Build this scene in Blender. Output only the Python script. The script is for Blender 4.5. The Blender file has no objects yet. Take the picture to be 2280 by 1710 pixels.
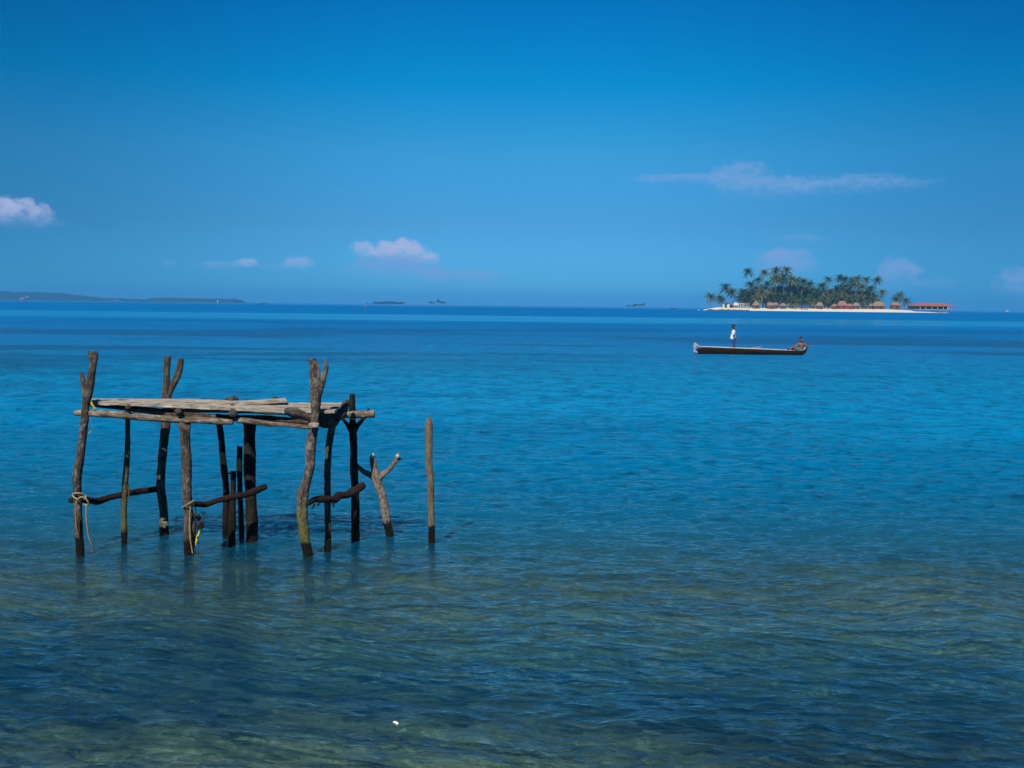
import bpy, bmesh, math, random
import numpy as np
from mathutils import Vector, Matrix, noise
random.seed(7)
R = math.radians
SC = bpy.context.scene
COL = SC.collection

# ------------------------------------------------------------------ camera
EYE = 2.2
F_PX, W_PX, H_PX = 2533.0, 2280.0, 1710.0      # photograph measured in its own pixels
PITCH, ROLL = math.atan((855.0 - 678.9) / F_PX), math.atan(0.0114)
cam_data = bpy.data.cameras.new('camera')
cam = bpy.data.objects.new('camera', cam_data); COL.objects.link(cam)
cam_data.sensor_width = 36.0
cam_data.lens = 36.0 * F_PX / W_PX
cam_data.clip_start = 0.1; cam_data.clip_end = 60000
CAM_M = Matrix.Rotation(math.pi / 2 - PITCH, 4, 'X') @ Matrix.Rotation(ROLL, 4, 'Z')
cam.matrix_world = Matrix.Translation((0, 0, EYE)) @ CAM_M
SC.camera = cam

# ------------------------------------------------------------------ sun and sky
SUN_DIR = Vector((-0.32, -0.88, 1.0)).normalized()         # towards the sun: mid-morning, behind the viewer's left shoulder
SUN_EL = math.asin(SUN_DIR.z)
SUN_AZ = math.atan2(SUN_DIR.x, SUN_DIR.y)
sun_data = bpy.data.lights.new('sun', 'SUN'); sun = bpy.data.objects.new('sun', sun_data); COL.objects.link(sun)
sun_data.energy = 4.6; sun_data.angle = R(0.5); sun_data.color = (1.0, 0.93, 0.82)
sun.rotation_euler = SUN_DIR.to_track_quat('Z', 'Y').to_euler()
sun.location = (0, 0, 40)

SC.view_settings.view_transform = 'Standard'; SC.view_settings.look = 'None'
SC.view_settings.exposure = 0.0; SC.view_settings.gamma = 1.0; SC.view_settings.use_curve_mapping = False
SC.cycles.use_denoising = True; SC.cycles.denoising_prefilter = 'ACCURATE'
SC.cycles.max_bounces = 10; SC.cycles.transparent_max_bounces = 16; SC.cycles.transmission_bounces = 8
SC.cycles.volume_bounces = 1; SC.cycles.sample_clamp_indirect = 2.0; SC.cycles.sample_clamp_direct = 2.2
SC.cycles.caustics_reflective = False; SC.cycles.caustics_refractive = False

def nd(nt, typ, **kw):
    n = nt.nodes.new(typ)
    for k, v in kw.items():
        if k.startswith('i_'):
            n.inputs[k[2:].replace('_', ' ')].default_value = v
        else:
            setattr(n, k, v)
    return n
def mth(nt, op, a, b=None, clamp=False):
    n = nt.nodes.new('ShaderNodeMath'); n.operation = op; n.use_clamp = clamp
    for i, v in enumerate((a, b)):
        if v is None: continue
        if isinstance(v, (int, float)): n.inputs[i].default_value = v
        else: nt.links.new(v, n.inputs[i])
    return n.outputs[0]
def ramp(nt, fac, stops, interp='LINEAR'):
    n = nt.nodes.new('ShaderNodeValToRGB'); n.color_ramp.interpolation = interp
    els = n.color_ramp.elements
    while len(els) < len(stops): els.new(0.5)
    for e, (p, c) in zip(els, stops):
        e.position = p
        e.color = (c, c, c, 1) if isinstance(c, (int, float)) else (c[0], c[1], c[2], 1)
    nt.links.new(fac, n.inputs[0])
    return n.outputs[0]
def mixc(nt, fac, a, b, blend='MIX'):
    n = nt.nodes.new('ShaderNodeMix'); n.data_type = 'RGBA'; n.blend_type = blend
    for idx, v in ((0, fac), (6, a), (7, b)):
        if isinstance(v, (int, float)): n.inputs[idx].default_value = v
        elif isinstance(v, tuple): n.inputs[idx].default_value = (v[0], v[1], v[2], 1)
        else: nt.links.new(v, n.inputs[idx])
    return n.outputs[2]
def mapr(nt, v, a, b, c=0.0, d=1.0, smooth=False):
    n = nt.nodes.new('ShaderNodeMapRange'); n.clamp = True
    n.interpolation_type = 'SMOOTHSTEP' if smooth else 'LINEAR'
    nt.links.new(v, n.inputs[0])
    for i, x in enumerate((a, b, c, d)): n.inputs[i + 1].default_value = x
    return n.outputs[0]
def noise_tex(nt, vec, scale, detail=4, rough=0.55, dist=0.0, w=None):
    n = nt.nodes.new('ShaderNodeTexNoise')
    n.inputs['Scale'].default_value = scale; n.inputs['Detail'].default_value = detail
    n.inputs['Roughness'].default_value = rough; n.inputs['Distortion'].default_value = dist
    if vec is not None: nt.links.new(vec, n.inputs['Vector'])
    return n.outputs['Fac']
def mapping(nt, vec, scale=(1, 1, 1), loc=(0, 0, 0), rot=(0, 0, 0)):
    n = nt.nodes.new('ShaderNodeMapping'); nt.links.new(vec, n.inputs['Vector'])
    n.inputs['Scale'].default_value = scale; n.inputs['Location'].default_value = loc; n.inputs['Rotation'].default_value = rot
    return n.outputs[0]

def pix_dir(px, py):
    d = Vector(((px - W_PX / 2) / F_PX, -(py - H_PX / 2) / F_PX, -1.0))
    return (CAM_M.to_3x3() @ d).normalized()

world = bpy.data.worlds.new('World'); SC.world = world; world.use_nodes = True
def build_world():
    nt = world.node_tree; nt.nodes.clear()
    out = nd(nt, 'ShaderNodeOutputWorld'); bg = nd(nt, 'ShaderNodeBackground'); nt.links.new(bg.outputs[0], out.inputs[0])
    sky = nd(nt, 'ShaderNodeTexSky'); sky.sky_type = 'NISHITA'; sky.sun_disc = False
    sky.sun_elevation = SUN_EL; sky.sun_rotation = SUN_AZ
    sky.air_density = 1.0; sky.dust_density = 0.3; sky.ozone_density = 6.0
    tc = nd(nt, 'ShaderNodeTexCoord'); sep = nd(nt, 'ShaderNodeSeparateXYZ')
    nt.links.new(tc.outputs['Generated'], sep.inputs[0])
    el = sep.outputs[2]
    # deep tropical blue: the sky's own gradient, tinted by height above the horizon
    tint = ramp(nt, mapr(nt, el, 0.0, 0.6), SKY_TINT)
    col = mixc(nt, 1.0, sky.outputs[0], tint, 'MULTIPLY')
    # lens-like vignette painted into the sky, darkening evenly to both sides of the view
    azs = mth(nt, 'ARCTAN2', sep.outputs[0], sep.outputs[1])
    pol = mapr(nt, mth(nt, 'ABSOLUTE', mth(nt, 'ADD', azs, 0.0)), 0.04, 0.46, 1.0, 0.66, True)  # pol: strength of the painted vignette, 1.0 mid-view to 0.66 at the sides
    pc = nt.nodes.new('ShaderNodeCombineColor')
    nt.links.new(mth(nt, 'POWER', pol, 1.6), pc.inputs[0]); nt.links.new(pol, pc.inputs[1]); nt.links.new(mth(nt, 'POWER', pol, 0.8), pc.inputs[2])
    col = mixc(nt, 1.0, col, pc.outputs[0], 'MULTIPLY')
    # below the horizon the world is open sea
    col = mixc(nt, mapr(nt, el, 0.0, -0.002), col, tuple(c / SKY_STRENGTH for c in (0.0, 0.13, 0.40)))
    # clouds, each a soft lump fixed in its compass direction
    az = mth(nt, 'ARCTAN2', sep.outputs[0], sep.outputs[1])
    elev = mth(nt, 'ARCSINE', el)
    comb = nd(nt, 'ShaderNodeCombineXYZ'); nt.links.new(az, comb.inputs[0]); nt.links.new(elev, comb.inputs[1])
    n1 = noise_tex(nt, mapping(nt, comb.outputs[0], (1, 1.2, 1)), 110, 7, 0.65)
    n2 = noise_tex(nt, mapping(nt, comb.outputs[0], (1, 3.2, 1)), 24, 5, 0.6)
    n3 = noise_tex(nt, mapping(nt, comb.outputs[0], (1, 1.4, 1), (3, 1, 0)), 90, 6, 0.65)
    pert = mth(nt, 'ADD', mth(nt, 'MULTIPLY', mth(nt, 'SUBTRACT', n1, 0.5), 2.2), mth(nt, 'MULTIPLY', mth(nt, 'SUBTRACT', n2, 0.5), 2.0))
    for (px, py, rx, ry, op, soft, cc, flat) in CLOUDS:
        d = pix_dir(px, py); a0 = math.atan2(d.x, d.y); e0 = math.asin(d.z)
        dx = mth(nt, 'DIVIDE', mth(nt, 'SUBTRACT', az, a0), rx / F_PX)
        dy0 = mth(nt, 'DIVIDE', mth(nt, 'SUBTRACT', elev, e0), ry / F_PX)
        dy = mth(nt, 'MULTIPLY', dy0, mapr(nt, dy0, -0.01, 0.01, flat, 1.0)) if flat != 1 else dy0
        q = mth(nt, 'ADD', mth(nt, 'MULTIPLY', dx, dx), mth(nt, 'MULTIPLY', dy, dy))
        q = mth(nt, 'ADD', q, pert)
        m = mapr(nt, q, 1.0 + soft * 0.4, 1.0 - soft, 0.0, op, True)
        core = mapr(nt, mth(nt, 'ADD', dy0, mth(nt, 'MULTIPLY', mth(nt, 'SUBTRACT', n3, 0.5), 3.0)), -0.7, 0.7, 0.25, 1.0, True)
        m = mth(nt, 'MULTIPLY', m, core)
        col = mixc(nt, m, col, cc)
    nt.links.new(col, bg.inputs[0]); bg.inputs[1].default_value = SKY_STRENGTH
SKY_STRENGTH = 0.1
SKY_TINT = [(0.0, (1, 1, 1)), (1.0, (1, 1, 1))]
CLOUDS = []
SKY_STRENGTH = 0.15
_t = [(0.0, (.148, .56, 1.40)), (.0154, (.16, .64, 1.25)), (.0707, (.175, .55, .91)), (.129, (.15, .66, .92)), (.186, (.006, .68, .965)), (.255, (.0, .55, .92)), (.35, (.0, .52, .88)), (.5, (.0, .36, .66)), (.6, (.0, .28, .52))]
SKY_TINT = [(p / 0.6, tuple(c / 1.5 for c in col)) for p, col in _t]
_w = tuple(c / SKY_STRENGTH for c in (0.43, 0.50, 0.76)); _l = tuple(c / SKY_STRENGTH for c in (0.21, 0.38, 0.71)); _g = tuple(c / SKY_STRENGTH for c in (0.03, 0.17, 0.48))
CLOUDS = [(4, 472, 42, 32, .8, .6, _w, 1.4), (46, 470, 36, 28, .75, .6, _w, 1.4), (92, 481, 27, 25, .5, .7, _w, 1.2), (45, 494, 85, 16, .35, .9, _l, 1), (228, 505, 30, 8, .35, .9, _g, 1),
 (810, 557, 29, 22, .75, .7, _w, 1.4), (864, 565, 42, 28, .85, .6, _w, 1.6), (902, 558, 42, 27, .9, .6, _w, 1.6), (932, 568, 34, 24, .8, .6, _w, 1.4), (956, 578, 26, 20, .7, .7, _w, 1.3), (880, 582, 100, 14, .6, .8, _l, 1),
 (890, 606, 120, 30, .6, .9, _l, 1), (1020, 618, 110, 22, .65, .9, _l, 1.5),
 (545, 588, 26, 13, .55, .8, _w, 1.5), (667, 588, 36, 18, .5, .8, _w, 1.5), (620, 596, 40, 10, .4, .9, _l, 1.5), (488, 592, 44, 12, .6, .9, _l, 1), (375, 587, 16, 9, .4, .9, _l, 1),
 (1550, 399, 150, 13, .55, 1.0, _l, 1), (1650, 393, 66, 34, .6, 1.0, _l, 1), (1715, 418, 130, 27, .6, 1.0, _l, 1), (1890, 411, 175, 20, .6, 1.0, _l, 1),
 (1748, 593, 70, 38, .9, .8, _l, 1.3), (2000, 616, 50, 38, .8, .9, _l, 1.2), (2085, 634, 60, 14, .3, .9, _l, 1), (2262, 638, 46, 34, .8, .9, _l, 1.2), (1775, 533, 60, 12, .35, .9, _l, 1)]

build_world()

# ------------------------------------------------------------------ helpers
RE = 6371000.0 * 1.0
def drop(x, y): return -(x * x + y * y) / (2 * RE)
def P(px, py, Y):
    """the world point seen at photograph pixel (px,py) at distance Y in front of the viewer"""
    d = pix_dir(px, py); t = Y / d.y
    return Vector((d.x * t, Y, EYE + d.z * t))
def WL(px, py):
    """the point of the water surface under a measured pixel"""
    d = pix_dir(px, py); t = -EYE / d.z
    return Vector((d.x * t, d.y * t, 0))
def depth_of(px, py): return WL(px, py).y

def mat_new(name):
    m = bpy.data.materials.new(name); m.use_nodes = True; nt = m.node_tree; nt.nodes.clear()
    out = nt.nodes.new('ShaderNodeOutputMaterial'); return m, nt, out
def principled(nt, out, base, rough=0.7, spec=0.3, bump=None, bstr=0.3, bdist=0.01):
    p = nt.nodes.new('ShaderNodeBsdfPrincipled')
    if isinstance(base, tuple): p.inputs['Base Color'].default_value = (*base, 1)
    else: nt.links.new(base, p.inputs['Base Color'])
    if isinstance(rough, (int, float)): p.inputs['Roughness'].default_value = rough
    else: nt.links.new(rough, p.inputs['Roughness'])
    p.inputs['Specular IOR Level'].default_value = spec
    if bump is not None:
        b = nt.nodes.new('ShaderNodeBump'); b.inputs['Strength'].default_value = bstr; b.inputs['Distance'].default_value = bdist
        nt.links.new(bump, b.inputs['Height']); nt.links.new(b.outputs[0], p.inputs['Normal'])
    nt.links.new(p.outputs[0], out.inputs['Surface']); return p
def plain(name, c, rough=0.7, var=0.25, scale=8.0, spec=0.3):
    """painted or plain surface with a little uneven wear"""
    m, nt, out = mat_new(name)
    tc = nt.nodes.new('ShaderNodeTexCoord')
    n = noise_tex(nt, tc.outputs['Object'], scale, 5, 0.6)
    col = mixc(nt, mapr(nt, n, 0.3, 0.7), tuple(x * (1 - var) for x in c), tuple(min(1, x * (1 + var)) for x in c))
    principled(nt, out, col, rough, spec, n, 0.2, 0.02)
    return m

def tag(o, label=None, cat=None, group=None, kind=None):
    if label: o['label'] = label
    if cat: o['category'] = cat
    if group: o['group'] = group
    if kind: o['kind'] = kind
    return o
def link_mesh(name, me, mat=None, parent=None, smooth=True):
    o = bpy.data.objects.new(name, me); COL.objects.link(o)
    if mat is not None and not me.materials: me.materials.append(mat)
    if smooth: me.polygons.foreach_set('use_smooth', [True] * len(me.polygons))
    if parent is not None:
        o.parent = parent
        o.matrix_parent_inverse = Matrix.Identity(4)
    return o
def bm_obj(name, bm, mat=None, parent=None, smooth=True):
    me = bpy.data.meshes.new(name); bm.to_mesh(me); bm.free()
    if parent is not None and parent.get('_abs'):
        me.transform(Matrix.Translation(-parent.location))
    return link_mesh(name, me, mat, parent, smooth)
def empty(name, loc, label, cat, group=None, absolute=True):
    o = bpy.data.objects.new(name, None); COL.objects.link(o); o.location = loc
    o.empty_display_size = 0.2
    tag(o, label, cat, group)
    ABS.append(o)
    if absolute: o['_abs'] = 1
    return o
ABS = []

def catmull(pts, n):
    P_ = [pts[0] * 2 - pts[1]] + list(pts) + [pts[-1] * 2 - pts[-2]]
    out = []
    for i in range(1, len(P_) - 2):
        p0, p1, p2, p3 = P_[i - 1], P_[i], P_[i + 1], P_[i + 2]
        for k in range(n):
            t = k / n
            out.append(0.5 * ((2 * p1) + (p2 - p0) * t + (2 * p0 - 5 * p1 + 4 * p2 - p3) * t * t + (3 * p1 - p0 - 3 * p2 + p3) * t ** 3))
    out.append(pts[-1].copy()); return out

def tube(bm, pts, radii, seg=14, step=0.02, rough=0.12, rs=9.0, seed=0.0, cap0='round', cap1='round', gnarl=0.0, squash=1.0, minn=3):
    """a tapering limb along a smooth path, uneven like cut wood; uv = girth and length in metres"""
    pts = [Vector(p) for p in pts]
    pr = [Vector((r, 0, 0)) for r in radii]
    seglen = max((pts[i + 1] - pts[i]).length for i in range(len(pts) - 1))
    n = max(minn, int(seglen / step))
    path = catmull(pts, n); rad = [max(0.0005, v.x) for v in catmull(pr, n)]
    uvl = bm.loops.layers.uv.verify()
    # frames
    T = []
    for i in range(len(path)):
        a = path[max(0, i - 1)]; b = path[min(len(path) - 1, i + 1)]
        T.append((b - a).normalized())
    ref = Vector((0, 1, 0)) if abs(T[0].y) < 0.9 else Vector((1, 0, 0))
    nrm = (ref - T[0] * ref.dot(T[0])).normalized()
    rings = []; L = 0.0; Ls = []
    for i, p in enumerate(path):
        if i: 
            L += (path[i] - path[i - 1]).length
            nrm = (nrm - T[i] * nrm.dot(T[i])).normalized()
        Ls.append(L)
        bn = T[i].cross(nrm)
        ring = []
        for k in range(seg):
            a = 2 * math.pi * k / seg
            d = nrm * math.cos(a) * squash + bn * math.sin(a)
            q = p + d * rad[i]
            v1 = noise.noise(Vector((q.x * rs, q.y * rs, q.z * rs * 0.45)) + Vector((seed, seed * 1.7, 3)))
            v2 = noise.noise(q * rs * 3.1 + Vector((seed, 9, seed)))
            rr = rad[i] * (1 + rough * (v1 * 1.3 + v2 * 0.5))
            if gnarl: rr += gnarl * abs(noise.noise(q * 7 + Vector((0, seed, 0)))) 
            ring.append(bm.verts.new(p + d * rr))
        rings.append(ring)
    for i in range(len(rings) - 1):
        for k in range(seg):
            k2 = (k + 1) % seg
            f = bm.faces.new((rings[i][k], rings[i][k2], rings[i + 1][k2], rings[i + 1][k]))
            for lo, (kk, ii) in zip(f.loops, ((k, i), (k + 1, i), (k + 1, i + 1), (k, i + 1))):
                lo[uvl].uv = (kk / seg * 2 * math.pi * 0.04, Ls[ii] + seed)
    for ring, t, r, mode, rev in ((rings[0], -T[0], rad[0], cap0, True), (rings[-1], T[-1], rad[-1], cap1, False)):
        c = sum((v.co for v in ring), Vector()) / seg
        if mode == 'round':
            last = ring
            for q in (0.5, 0.85):
                s = math.sqrt(1 - q * q)
                new = [bm.verts.new(c + (v.co - c) * s + t * r * q * 0.6) for v in ring]
                for k in range(seg):
                    k2 = (k + 1) % seg
                    f = (last[k], last[k2], new[k2], new[k]) if not rev else (last[k2], last[k], new[k], new[k2])
                    bm.faces.new(f)
                last = new
            tip = bm.verts.new(c + t * r * 0.62); ring2 = last
        else:                                     # sawn or broken end
            tip = bm.verts.new(c + t * r * (0.1 if mode == 'cut' else 1.4)); ring2 = ring
        for k in range(seg):
            k2 = (k + 1) % seg
            bm.faces.new((ring2[k], ring2[k2], tip) if not rev else (ring2[k2], ring2[k], tip))
    return path

def box(bm, c, s, rot=None, bevel=0.0):
    """box with centre c and full size s"""
    m = Matrix.Translation(Vector(c)) @ (rot.to_4x4() if rot else Matrix.Identity(4)) @ Matrix.Diagonal((s[0], s[1], s[2], 1))
    r = bmesh.ops.create_cube(bm, size=1.0, matrix=m)
    if bevel:
        es = list({e for v in r['verts'] for e in v.link_edges})
        bmesh.ops.bevel(bm, geom=es, offset=bevel, segments=1, affect='EDGES')
    return r

# ------------------------------------------------------------------ sea bed
def bed_depth(y):
    """water depth by distance from the shore"""
    y = np.asarray(y, dtype=float)
    return np.interp(y, [-20, 4.0, 5.6, 6.2, 7.5, 10, 20, 45, 90, 200], [0.22, 0.24, 0.26, 0.34, 0.34, 0.36, 1.1, 2.6, 5.0, 11.0])
def build_seabed():
    ys = np.concatenate([np.linspace(-12, 4, 30), np.linspace(4.05, 16, 420), np.linspace(16.2, 60, 160), np.linspace(62, 220, 60)])
    xs = np.sign(np.linspace(-1, 1, 421)) * (np.abs(np.linspace(-1, 1, 421)) ** 1.8) * 130
    X, Y = np.meshgrid(xs, ys)
    Z = -bed_depth(Y + 0.35 * np.sin(X * 0.9) + 0.2 * np.sin(X * 2.3 + 1))
    rng = np.random.default_rng(3)
    for i in range(26):
        lam = 10 ** rng.uniform(-0.6, 0.8); th = rng.uniform(0, math.pi)
        k = 2 * math.pi / lam
        Z += 0.012 * lam ** 0.7 * np.sin(k * (X * math.cos(th) + Y * math.sin(th)) + rng.uniform(0, 6.3)) * np.clip(lam / 0.8, 0, 1)
    Z = np.minimum(Z, -0.16)
    verts = np.stack([X, Y, Z], -1).reshape(-1, 3)
    return grid_mesh('seabed', verts, len(ys), len(xs))
def grid_mesh(name, verts, nr, nc, wrap=False):
    me = bpy.data.meshes.new(name)
    ii, jj = np.meshgrid(np.arange(nr - 1), np.arange(nc if wrap else nc - 1), indexing='ij')
    j2 = (jj + 1) % nc
    q = np.stack([ii * nc + jj, ii * nc + j2, (ii + 1) * nc + j2, (ii + 1) * nc + jj], -1).reshape(-1, 4)
    me.vertices.add(len(verts)); me.vertices.foreach_set('co', verts.astype(np.float32).ravel())
    me.loops.add(q.size); me.loops.foreach_set('vertex_index', q.astype(np.int32).ravel())
    me.polygons.add(len(q))
    me.polygons.foreach_set('loop_start', np.arange(0, q.size, 4, dtype=np.int32))
    me.polygons.foreach_set('loop_total', np.full(len(q), 4, dtype=np.int32))
    me.update(calc_edges=True); me.validate()
    return me
def mat_seabed():
    m, nt, out = mat_new('seabed_sand_and_weed')
    geo = nt.nodes.new('ShaderNodeNewGeometry'); pos = geo.outputs['Position']
    sep = nt.nodes.new('ShaderNodeSeparateXYZ'); nt.links.new(pos, sep.inputs[0])
    big = noise_tex(nt, mapping(nt, pos, (0.5, 1.0, 1)), 0.9, 4, 0.6)
    mid = noise_tex(nt, pos, 3.2, 5, 0.62, 0.5)
    fine = noise_tex(nt, pos, 14.0, 5, 0.65)
    v = nt.nodes.new('ShaderNodeTexVoronoi'); v.inputs['Scale'].default_value = 3.6; v.inputs['Randomness'].default_value = 1
    nt.links.new(pos, v.inputs['Vector'])
    v2 = nt.nodes.new('ShaderNodeTexVoronoi'); v2.inputs['Scale'].default_value = 9; nt.links.new(pos, v2.inputs['Vector'])
    sand = mixc(nt, mapr(nt, mid, 0.35, 0.65), SB_SAND1, SB_SAND2)
    sand = mixc(nt, mapr(nt, fine, 0.53, 0.60), sand, SB_GLINT)  # pale flecks: caustic glints of light painted into the sand colour
    # rubble and shells: small pale or rusty pieces
    rub = mapr(nt, v2.outputs['Distance'], 0.16, 0.08)
    sand = mixc(nt, mth(nt, 'MULTIPLY', rub, mapr(nt, mid, 0.45, 0.6)), sand, (0.55, 0.52, 0.33))
    rock = mapr(nt, mth(nt, 'ADD', v.outputs['Distance'], mth(nt, 'MULTIPLY', fine, 0.3)), 0.36, 0.24)
    sand = mixc(nt, mth(nt, 'MULTIPLY', rock, mapr(nt, big, 0.5, 0.62)), sand, (0.12, 0.075, 0.035))
    # weed: a bed of dark sea grass close in shore, scattered patches farther out
    yy = mth(nt, 'ADD', sep.outputs[1], mth(nt, 'MULTIPLY', mth(nt, 'SUBTRACT', big, 0.5), 3.0))
    yy = mth(nt, 'ADD', yy, mth(nt, 'MULTIPLY', sep.outputs[0], 0.10))
    band = ramp(nt, mapr(nt, yy, 4.0, 24.0), SB_WEED)
    wd = mapr(nt, mth(nt, 'ADD', mth(nt, 'ADD', band, mth(nt, 'MULTIPLY', mid, 0.9)), mth(nt, 'MULTIPLY', fine, 0.35)), 0.98, 1.30)
    col = mixc(nt, wd, sand, mixc(nt, mapr(nt, fine, 0.4, 0.6), (0.012, 0.022, 0.016), (0.05, 0.05, 0.02)))
    principled(nt, out, col, 0.95, 0.1, mid, 0.5, 0.05)
    return m
SB_SAND1 = (0.22, 0.20, 0.09); SB_SAND2 = (0.64, 0.58, 0.30); SB_GLINT = (0.93, 0.91, 0.62)
SB_WEED = [(0.0, 0.1), (0.09, 0.12), (0.105, 0.56), (0.16, 0.54), (0.22, 0.2), (0.5, 0.2), (0.62, 0.35), (1.0, 0.4)]

# ------------------------------------------------------------------ water surface
WAVE_SEED = 11
def build_water():
    fine = np.radians(np.linspace(-31, 31, 1000))
    coarse = np.radians(np.linspace(31, 329, 60))[1:-1]
    az = np.concatenate([fine, coarse]); nc = len(az)
    daz = np.concatenate([np.full(len(fine), np.radians(62 / 1000)), np.full(len(coarse), np.radians(5))])
    inv = np.linspace(1 / 3.4, 1 / 2500.0, 1250)
    r = np.concatenate([[0.02, 0.8, 1.7, 2.4, 2.9], 1 / inv, [2900, 3400, 4000, 4800, 6000, 7500, 9000]])
    dr = np.gradient(r)
    Rr, A = np.meshgrid(r, az, indexing='ij')
    DR = np.repeat(dr[:, None], nc, 1); DX = Rr * daz[None, :]
    X = Rr * np.sin(A); Y = Rr * np.cos(A)
    Z = np.zeros_like(X); DXh = np.zeros_like(X); DYh = np.zeros_like(X)
    rng = np.random.default_rng(WAVE_SEED)
    n = 140
    lam = 0.075 * (2.4 / 0.075) ** (np.arange(n) / (n - 1.0))
    rng.shuffle(lam)
    # gustiness: patches of stronger and weaker ripples
    gust = 1 + 0.35 * np.sin(X * 0.21 + Y * 0.13 + 1) * np.sin(Y * 0.31 - X * 0.05) 
    for i in range(n):
        L = lam[i]
        spread = 0.5 if L < 0.35 else (0.4 if L < 0.8 else 0.3)
        th = rng.normal(math.radians(WAVE_DIR), spread)     # 90 = along the view
        kx, ky = math.cos(th), math.sin(th)
        slope = WAVE_SLOPE * math.sqrt(2.0 / n) * (1.3 if L < 0.16 else (1.15 if L < 0.3 else (0.85 if L < 0.6 else (0.55 if L < 1.1 else 0.3))))
        a = slope * L / (2 * math.pi)
        # local sampling along and across the line of sight
        cr = np.abs(kx * np.sin(A) + ky * np.cos(A)); cx = np.abs(kx * np.cos(A) - ky * np.sin(A))
        st = (cr * DR + cx * DX) / L
        w = np.clip((0.5 - st) / 0.15, 0, 1)
        ph = 2 * math.pi / L * (kx * X + ky * Y) + rng.uniform(0, 6.28)
        s = np.sin(ph); 
        g = gust if L < 0.7 else 1.0
        Z += a * w * g * s
        DXh += a * w * g * kx * np.cos(ph); DYh += a * w * g * ky * np.cos(ph)
    X = X - 0.9 * DXh; Y = Y - 0.9 * DYh
    Z += -(Rr ** 2) / (2 * RE)
    verts = np.stack([X, Y, Z], -1).reshape(-1, 3)
    me = grid_mesh('water', verts, len(r), nc, wrap=True)
    me.polygons.foreach_set('use_smooth', np.ones(len(me.polygons), dtype=bool))
    me.flip_normals() if me.polygons[2000].normal.z < 0 else None
    return me
WAVE_DIR = 78; WAVE_SLOPE = 0.19
def mat_water():
    m, nt, out = mat_new('sea_water')
    geo = nt.nodes.new('ShaderNodeNewGeometry'); pos = geo.outputs['Position']
    sep = nt.nodes.new('ShaderNodeSeparateXYZ'); nt.links.new(pos, sep.inputs[0])
    y = sep.outputs[1]; yc = mth(nt, 'MAXIMUM', y, 2.0)
    near = mth(nt, 'DIVIDE', 5.0, yc)                                   # 1 at the shore, 0 far out
    lg = mth(nt, 'DIVIDE', mth(nt, 'LOGARITHM', yc, 10.0), 4.0)          # log10(metres)/4
    flat = mapping(nt, pos, (1, 1, 0))
    p1 = noise_tex(nt, mapping(nt, flat, (0.035, 0.075, 1)), 1.0, 4, 0.6, 0.4)
    p2 = noise_tex(nt, mapping(nt, flat, (0.012, 0.045, 1), (5, 2, 0)), 1.0, 4, 0.6)
    # share of light the deepening water itself sends back instead of the bed
    k = ramp(nt, lg, WT_K)
    k = mth(nt, 'ADD', k, mth(nt, 'MULTIPLY', mth(nt, 'SUBTRACT', p1, 0.5), 0.25), True)
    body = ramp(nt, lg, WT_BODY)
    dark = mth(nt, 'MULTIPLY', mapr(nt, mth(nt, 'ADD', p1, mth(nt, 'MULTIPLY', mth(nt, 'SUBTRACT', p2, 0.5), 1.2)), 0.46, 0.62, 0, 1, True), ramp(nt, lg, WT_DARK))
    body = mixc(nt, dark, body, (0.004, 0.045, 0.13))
    slick = mth(nt, 'ADD', mth(nt, 'MULTIPLY', mth(nt, 'SUBTRACT', p2, 0.5), 0.02), lg)
    # short dark flecks over the flats: ripple shading painted into the water colour
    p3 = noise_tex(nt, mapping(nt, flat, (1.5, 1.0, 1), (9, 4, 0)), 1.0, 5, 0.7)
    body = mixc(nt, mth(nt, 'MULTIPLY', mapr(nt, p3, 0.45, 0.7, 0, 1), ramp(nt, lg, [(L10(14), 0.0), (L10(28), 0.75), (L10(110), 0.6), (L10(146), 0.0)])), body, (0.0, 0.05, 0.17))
    p4 = noise_tex(nt, mapping(nt, flat, (3.4, 4.6, 1), (2, 7, 0)), 1.0, 4, 0.7)  # nearer, finer flecks of the same painted ripple shade
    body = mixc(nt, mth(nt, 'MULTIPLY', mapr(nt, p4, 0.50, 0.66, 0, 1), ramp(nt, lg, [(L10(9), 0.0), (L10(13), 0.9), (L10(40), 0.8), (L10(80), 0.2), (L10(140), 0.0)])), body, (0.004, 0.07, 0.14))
    # ripples too small for the mesh
    rip1 = noise_tex(nt, mapping(nt, flat, (7, 16, 1), rot=(0, 0, R(12))), 1.0, 4, 0.6, 0.3)
    rip2 = noise_tex(nt, mapping(nt, flat, (3.6, 5.0, 1), rot=(0, 0, R(9))), 1.0, 5, 0.62, 0.2)
    rip3 = noise_tex(nt, mapping(nt, flat, (1.1, 1.1, 1), rot=(0, 0, R(4))), 1.0, 5, 0.6)
    h = mth(nt, 'ADD', mth(nt, 'MULTIPLY', rip1, ramp(nt, lg, WT_R1)), mth(nt, 'MULTIPLY', rip2, ramp(nt, slick, WT_R2)))
    h = mth(nt, 'ADD', h, mth(nt, 'MULTIPLY', rip3, ramp(nt, slick, WT_R3)))
    bump = nt.nodes.new('ShaderNodeBump'); bump.inputs['Strength'].default_value = 1.0; bump.inputs['Distance'].default_value = 1.0
    nt.links.new(h, bump.inputs['Height'])
    rough = ramp(nt, slick, WT_ROUGH)
    gl = nt.nodes.new('ShaderNodeBsdfGlossy'); gl.inputs['Color'].default_value = (1, 1, 1, 1)
    nt.links.new(rough, gl.inputs['Roughness']); nt.links.new(bump.outputs[0], gl.inputs['Normal'])
    tr = nt.nodes.new('ShaderNodeBsdfTransparent'); rf = nt.nodes.new('ShaderNodeBsdfRefraction')
    rf.inputs['IOR'].default_value = 1.33; rf.inputs['Roughness'].default_value = 0.02
    nt.links.new(bump.outputs[0], rf.inputs['Normal'])
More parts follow.
